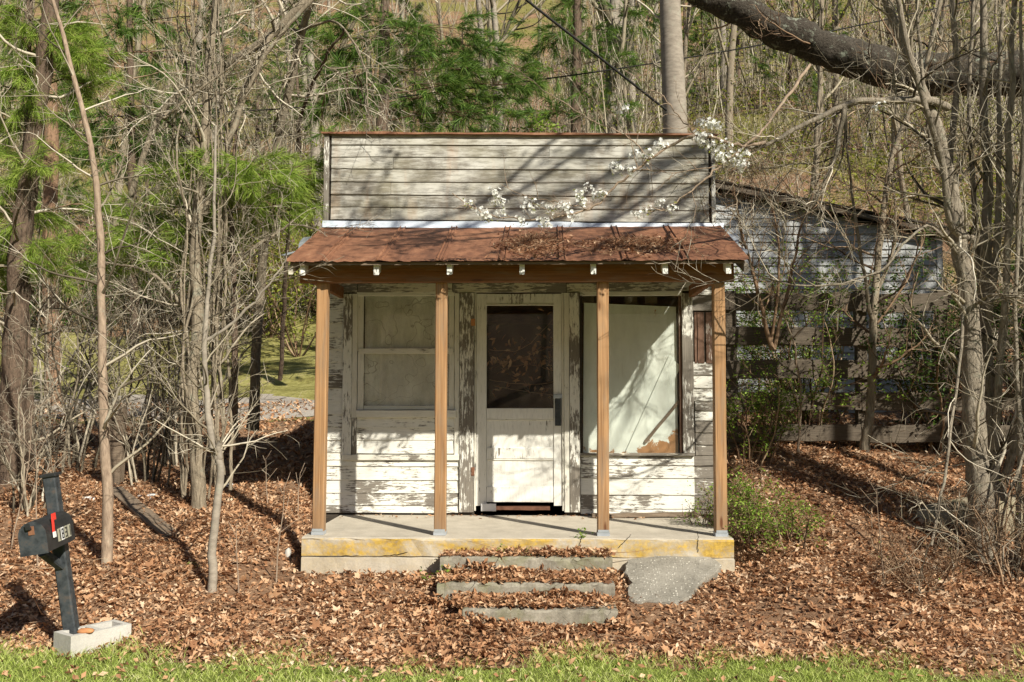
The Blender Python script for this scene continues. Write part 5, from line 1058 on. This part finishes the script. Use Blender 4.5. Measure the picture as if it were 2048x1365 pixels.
# small green weeds sprouting by the steps
for i, (px, py, Y, lab) in enumerate(((848, 1112, -1.62, 'small green weed at the left end of the top step'), (1000, 1095, -1.52, 'leafy green weed on the top step against the slab'), (1055, 1108, -1.55, 'low green weed in the middle of the top step'), (385, 1140, -1.9, 'tiny green seedling on the leafy left bank'), (1165, 1062, -1.40, 'tiny green weed in the crack of the slab edge'), (890, 1120, -1.7, 'tiny green weed hanging over the top step corner'))):
    q = P(px, py, Y); q = GP(px, py) if i == 3 else q; Y = q[1]; z = float(surf(np.array(q[0]), np.array(Y))) if Y < -1.43 else 0.; r_ = R(800+i); g = G(); n = 26; C = np.array([q[0], Y, z])+np.abs(r_.normal(0, 1, (n, 3)))*np.array([0, 0, .03])+r_.normal(0, 1, (n, 3))*np.array([.022, .015, 0]); leaves(g, r_, C, .03, .016, 1.2); twigs(g, r_, np.repeat([[q[0], Y, z]], 8, 0), r_.normal(0, .4, (8, 3))+np.array([0, 0, 1]), .07, .0012); tag(build(g, 'weed', MAT['shrub']), lab, 'weed')
# made-up leaves imitating a reflection in the door glass, debris piles on the porch roof
g = G(); r_ = R(55); n = 130; px = r_.uniform(978, 1105, n); py = np.where(r_.random(n) < .45, r_.normal(720, 14, n), r_.uniform(660, 790, n)); C = np.array([P(a, b, .22+r_.random()*.1) for a, b in zip(px, py)]); leaves(g, r_, C, .07, .035, 1.6, r_.normal(0, 1, (n, 3))+np.array([0, 0, -1.2])); n = 25; C = np.array([P(a, b, .2) for a, b in zip(r_.normal(1092, 8, n), r_.uniform(620, 810, n))]); leaves(g, r_, C, .07, .035, 1.6)
for k in range(7): tube(g, smoothpts([P(975+r_.random()*20, 700+k*12, .26), P(1040, 690+k*14+r_.normal(0, 8), .28), P(1107, 640+k*25, .25)], 10, r_, .006), .002, 4)
tag(build(g, 'reflection_leaves', MAT['deadleaf']), 'dead brown leafy vine hanging behind the door glass', 'vine')
for i, (u0, v0, su, sv, lab) in enumerate(((.535, .62, .035, .15, 'heap of needles and twigs on the middle of the porch roof'), (.765, .66, .055, .12, 'heap of dark leaves and twigs on the porch roof\'s right half'))):
    r_ = R(900+i); n = 750; U = r_.normal(u0, su, n); Vv = np.clip(r_.normal(v0, sv, n), .2, .97); hh_ = .018+.035*np.exp(-((U-u0)/su)**2-((Vv-v0)/sv)**2)*r_.random(n)
    C = np.array([roof_pt(a, b, c) for a, b, c in zip(U, Vv, hh_)]); g = G(); leaves(g, r_, C, .04, .018, 1.3); a = r_.uniform(0, 2*pi, 500); twigs(g, r_, C[:500], np.stack([np.cos(a), np.sin(a)*.6, r_.normal(.1, .2, 500)], 1), r_.uniform(.05, .2, 500), .0025, .3); o = build(g, 'roof_debris', MAT['deadbits']); tag(o, lab, 'debris', kind='stuff')
# bare tree beside the road, right of the frame: throws the branch shadows over the front
def road_tree(name, label, x, y, h, r, seed, nbr, lean, mats=None, dens=.5):
    rng = R(seed); ps = []; grow(rng, (0, 0, -.2), lean, h, r, 0, 2, ps, nch=(nbr, 6), ang=(.5, 1.1), lr=(.28, .48), wand=.05, up=.05, start=.3, tip=.3); t = G(); c = G()
    for lvl, p, rd in ps: tube(t if lvl == 0 else c, p, np.maximum(rd, .006), 10 if lvl == 0 else 5, .04, rng)
    twig_up(c, rng, ps, dens, (.3, .8), .006, 1, .7, .1); return instance(name, label, 'tree', None, (MAT['bark_tan'], MAT['twig']), (t.mesh('trunk'), c.mesh('crown'), None), x, y, 1., 0.)
rt = empty('roadside_tree', (7.3, -5.8, zf1(7.3, -5.8)), 'tall bare roadside tree with drooping limbs just right of the view', 'tree'); rg = R(301); ps = []; g = G()
tp = smoothpts([(7.3, -5.8, -.8), (7.25, -5.8, 2.5), (7.35, -5.75, 6), (7.2, -5.8, 9.5), (7.3, -5.7, 12)], 24, rg, .012); tube(g, tp, np.linspace(.17, .06, 24), 12, .04, rg); build(g, 'trunk', MAT['bark_tan'], rt)
for pp, r0 in (([(7.2, -5.8, 9.5), (6.0, -5.65, 8.7), (4.8, -5.6, 7.75), (3.85, -5.6, 6.9), (3.1, -5.6, 6.3)], .055), ([(7.3, -5.75, 9.0), (5.9, -5.6, 8.2), (5.3, -5.6, 7.7), (4.4, -5.55, 6.8), (3.7, -5.6, 6.1)], .05), ([(7.3, -5.75, 8.6), (6.3, -5.6, 8.2), (5.75, -5.6, 7.7), (5.55, -5.6, 6.8), (5.4, -5.6, 6.2)], .045), ([(5.85, -5.6, 7.8), (6.0, -5.6, 7.2), (6.3, -5.6, 6.5)], .03), ([(7.25, -5.75, 8.9), (5.4, -5.5, 8.4), (3.6, -5.5, 7.75), (2.7, -5.5, 7.3), (2.2, -5.5, 7.15)], .04)):
    q = smoothpts(pp, 16, rg, .02); ps.append((0, q, np.linspace(r0, r0*.35, 16))); g = G(); tube(g, q, ps[-1][2], 8, .05, rg); build(g, 'limb', MAT['bark_tan'], rt)
    for c in range(8):
        j = rg.integers(4, 15); t = nrm(q[j]-q[j-1]); ax = nrm(np.cross(t, rg.normal(0, 1, 3))); grow(rg, q[j], t*.7+ax*.7, rg.uniform(.5, 1.3), .014, 1, 2, ps, nch=(4, 3), wand=.12, up=.0)
c = G()
for lvl, q, rd in ps:
    if lvl: tube(c, q, np.maximum(rd, .005), 4)
twig_up(c, rg, ps, 2.5, (.2, .5), .005, 1, .8, .0); build(c, 'crown', MAT['twig'], rt)
rt2 = empty('roadside_tree', (6.6, -3.9, zf1(6.6, -3.9)), 'slim beech holding dry tan leaves right of the pear tree', 'tree'); rg2 = R(305); ps2 = []; g = G()  # second unseen tree, added to throw more dappled shadow on the parapet
tp = smoothpts([(6.6, -3.9, -.8), (6.5, -3.9, 2.5), (6.6, -3.9, 5), (6.4, -3.95, 7.5), (6.5, -3.9, 10)], 24, rg2, .012); tube(g, tp, np.linspace(.11, .04, 24), 12, .04, rg2); build(g, 'trunk', MAT['bark_grey'], rt2)
for pp, r0 in (([(6.45, -3.95, 7.4), (4.9, -3.9, 7.0), (3.5, -3.85, 6.2), (2.4, -3.85, 5.6), (1.5, -3.85, 5.25), (.9, -3.85, 5.1)], .035), ([(6.45, -3.95, 8.2), (4.4, -3.9, 7.6), (2.9, -3.9, 6.6), (1.9, -3.9, 5.9), (1.2, -3.9, 5.6)], .035), ([(6.5, -3.95, 6.4), (5.0, -3.85, 6.5), (3.9, -3.85, 6.05), (3.0, -3.85, 5.4), (2.5, -3.85, 5.0)], .03), ([(6.45, -3.95, 7.9), (4.5, -3.9, 7.3), (3.2, -3.88, 6.35), (2.2, -3.88, 5.8), (1.3, -3.88, 5.5)], .034), ([(6.45, -3.95, 8.5), (4.3, -3.9, 7.9), (2.6, -3.88, 6.6), (1.7, -3.88, 6.2), (1.1, -3.88, 6.0)], .034)):
    q = smoothpts(pp, 18, rg2, .02); ps2.append((0, q, np.linspace(r0, r0*.3, 18))); g = G(); tube(g, q, ps2[-1][2], 7, .05, rg2); build(g, 'limb', MAT['bark_grey'], rt2)
    for c in range(12):
        j = rg2.integers(5, 17); t = nrm(q[j]-q[j-1]); ax = nrm(np.cross(t, rg2.normal(0, 1, 3))); grow(rg2, q[j], t*.75+ax*.65, rg2.uniform(.4, 1.0), .011, 1, 2, ps2, nch=(4, 3), wand=.12, up=.0)
c = G()
for lvl, q, rd in ps2:
    if lvl: tube(c, q, np.maximum(rd, .004), 4)
S, D, L = twig_up(c, rg2, ps2, 5, (.12, .35), .0045, 1, .8, .0); build(c, 'crown', MAT['twig'], rt2); k = rg2.integers(0, len(S), int(len(S)*1.1)); g = G(); leaves(g, rg2, S[k]+D[k]*L[k][:, None]*rg2.random((len(k), 1)), .075, .04, 1.5); build(g, 'foliage', MAT['deadleaf'], rt2)
for i, (x, y) in enumerate([(-20+4.4*k_+2.*math.sin(k_*2.3), -26-5*math.sin(k_*1.7)**2) for k_ in range(11)]):
    instance('roadside_tree', 'bare tree across the road behind the viewer', 'tree', 'trees across the road', (MAT['bark_tan'], MAT['twig_far']), HW[i % 4], x, y, .85, i*1.3)
SHADE_PN = proto_pine(222, 6.5, .1, .08, 3.0, .36)  # wide evergreen added out of view to block sun from the lower shed
for i, (x, y, lab) in enumerate(((6.5, .15, 'dense dark cedar just outside the right edge by the fence'), (7.9, .0, 'dense dark cedar further right along the fence'))):
    instance('shade_tree', lab, 'tree', None, (MAT['bark_pine'], MAT['twig_brown'], MAT['needle_far']), SHADE_PN, x, y, 1., i*2.)
instance('pine_tree', 'tall high-crowned pine shading the shed from the right', 'tree', None, (MAT['bark_pine'], MAT['twig_brown'], MAT['needle_far']), proto_pine(223, 9.6, .13, .45, 2.8, .34), 7.3, -.9, 1., 0.)  # unseen, crown shaped to put shade on the upper shed wall
for i, (x, y, s, lab) in enumerate(((6.9, -.6, .85, 'dark pine just beyond the right edge of the view'), (8.6, -2.3, .95, 'taller dark pine further right beyond the pear tree'), (9.2, 1.2, .9, 'dark pine well right of the shed'))):  # shade casters added out of view for the fence and shed
    instance('pine_tree', lab, 'tree', None, (MAT['bark_pine'], MAT['twig_brown'], MAT['needle_far']), PN[0], x, y, s, i*2.)
for i in range(7):
    instance('pine_tree', 'pine across the road behind the viewer', 'tree', 'pines across the road', (MAT['bark_pine'], MAT['twig_brown'], MAT['needle_far']), PN[i % 2], -17+6.1*i, -30-2*(i % 3), .9, i*1.7)
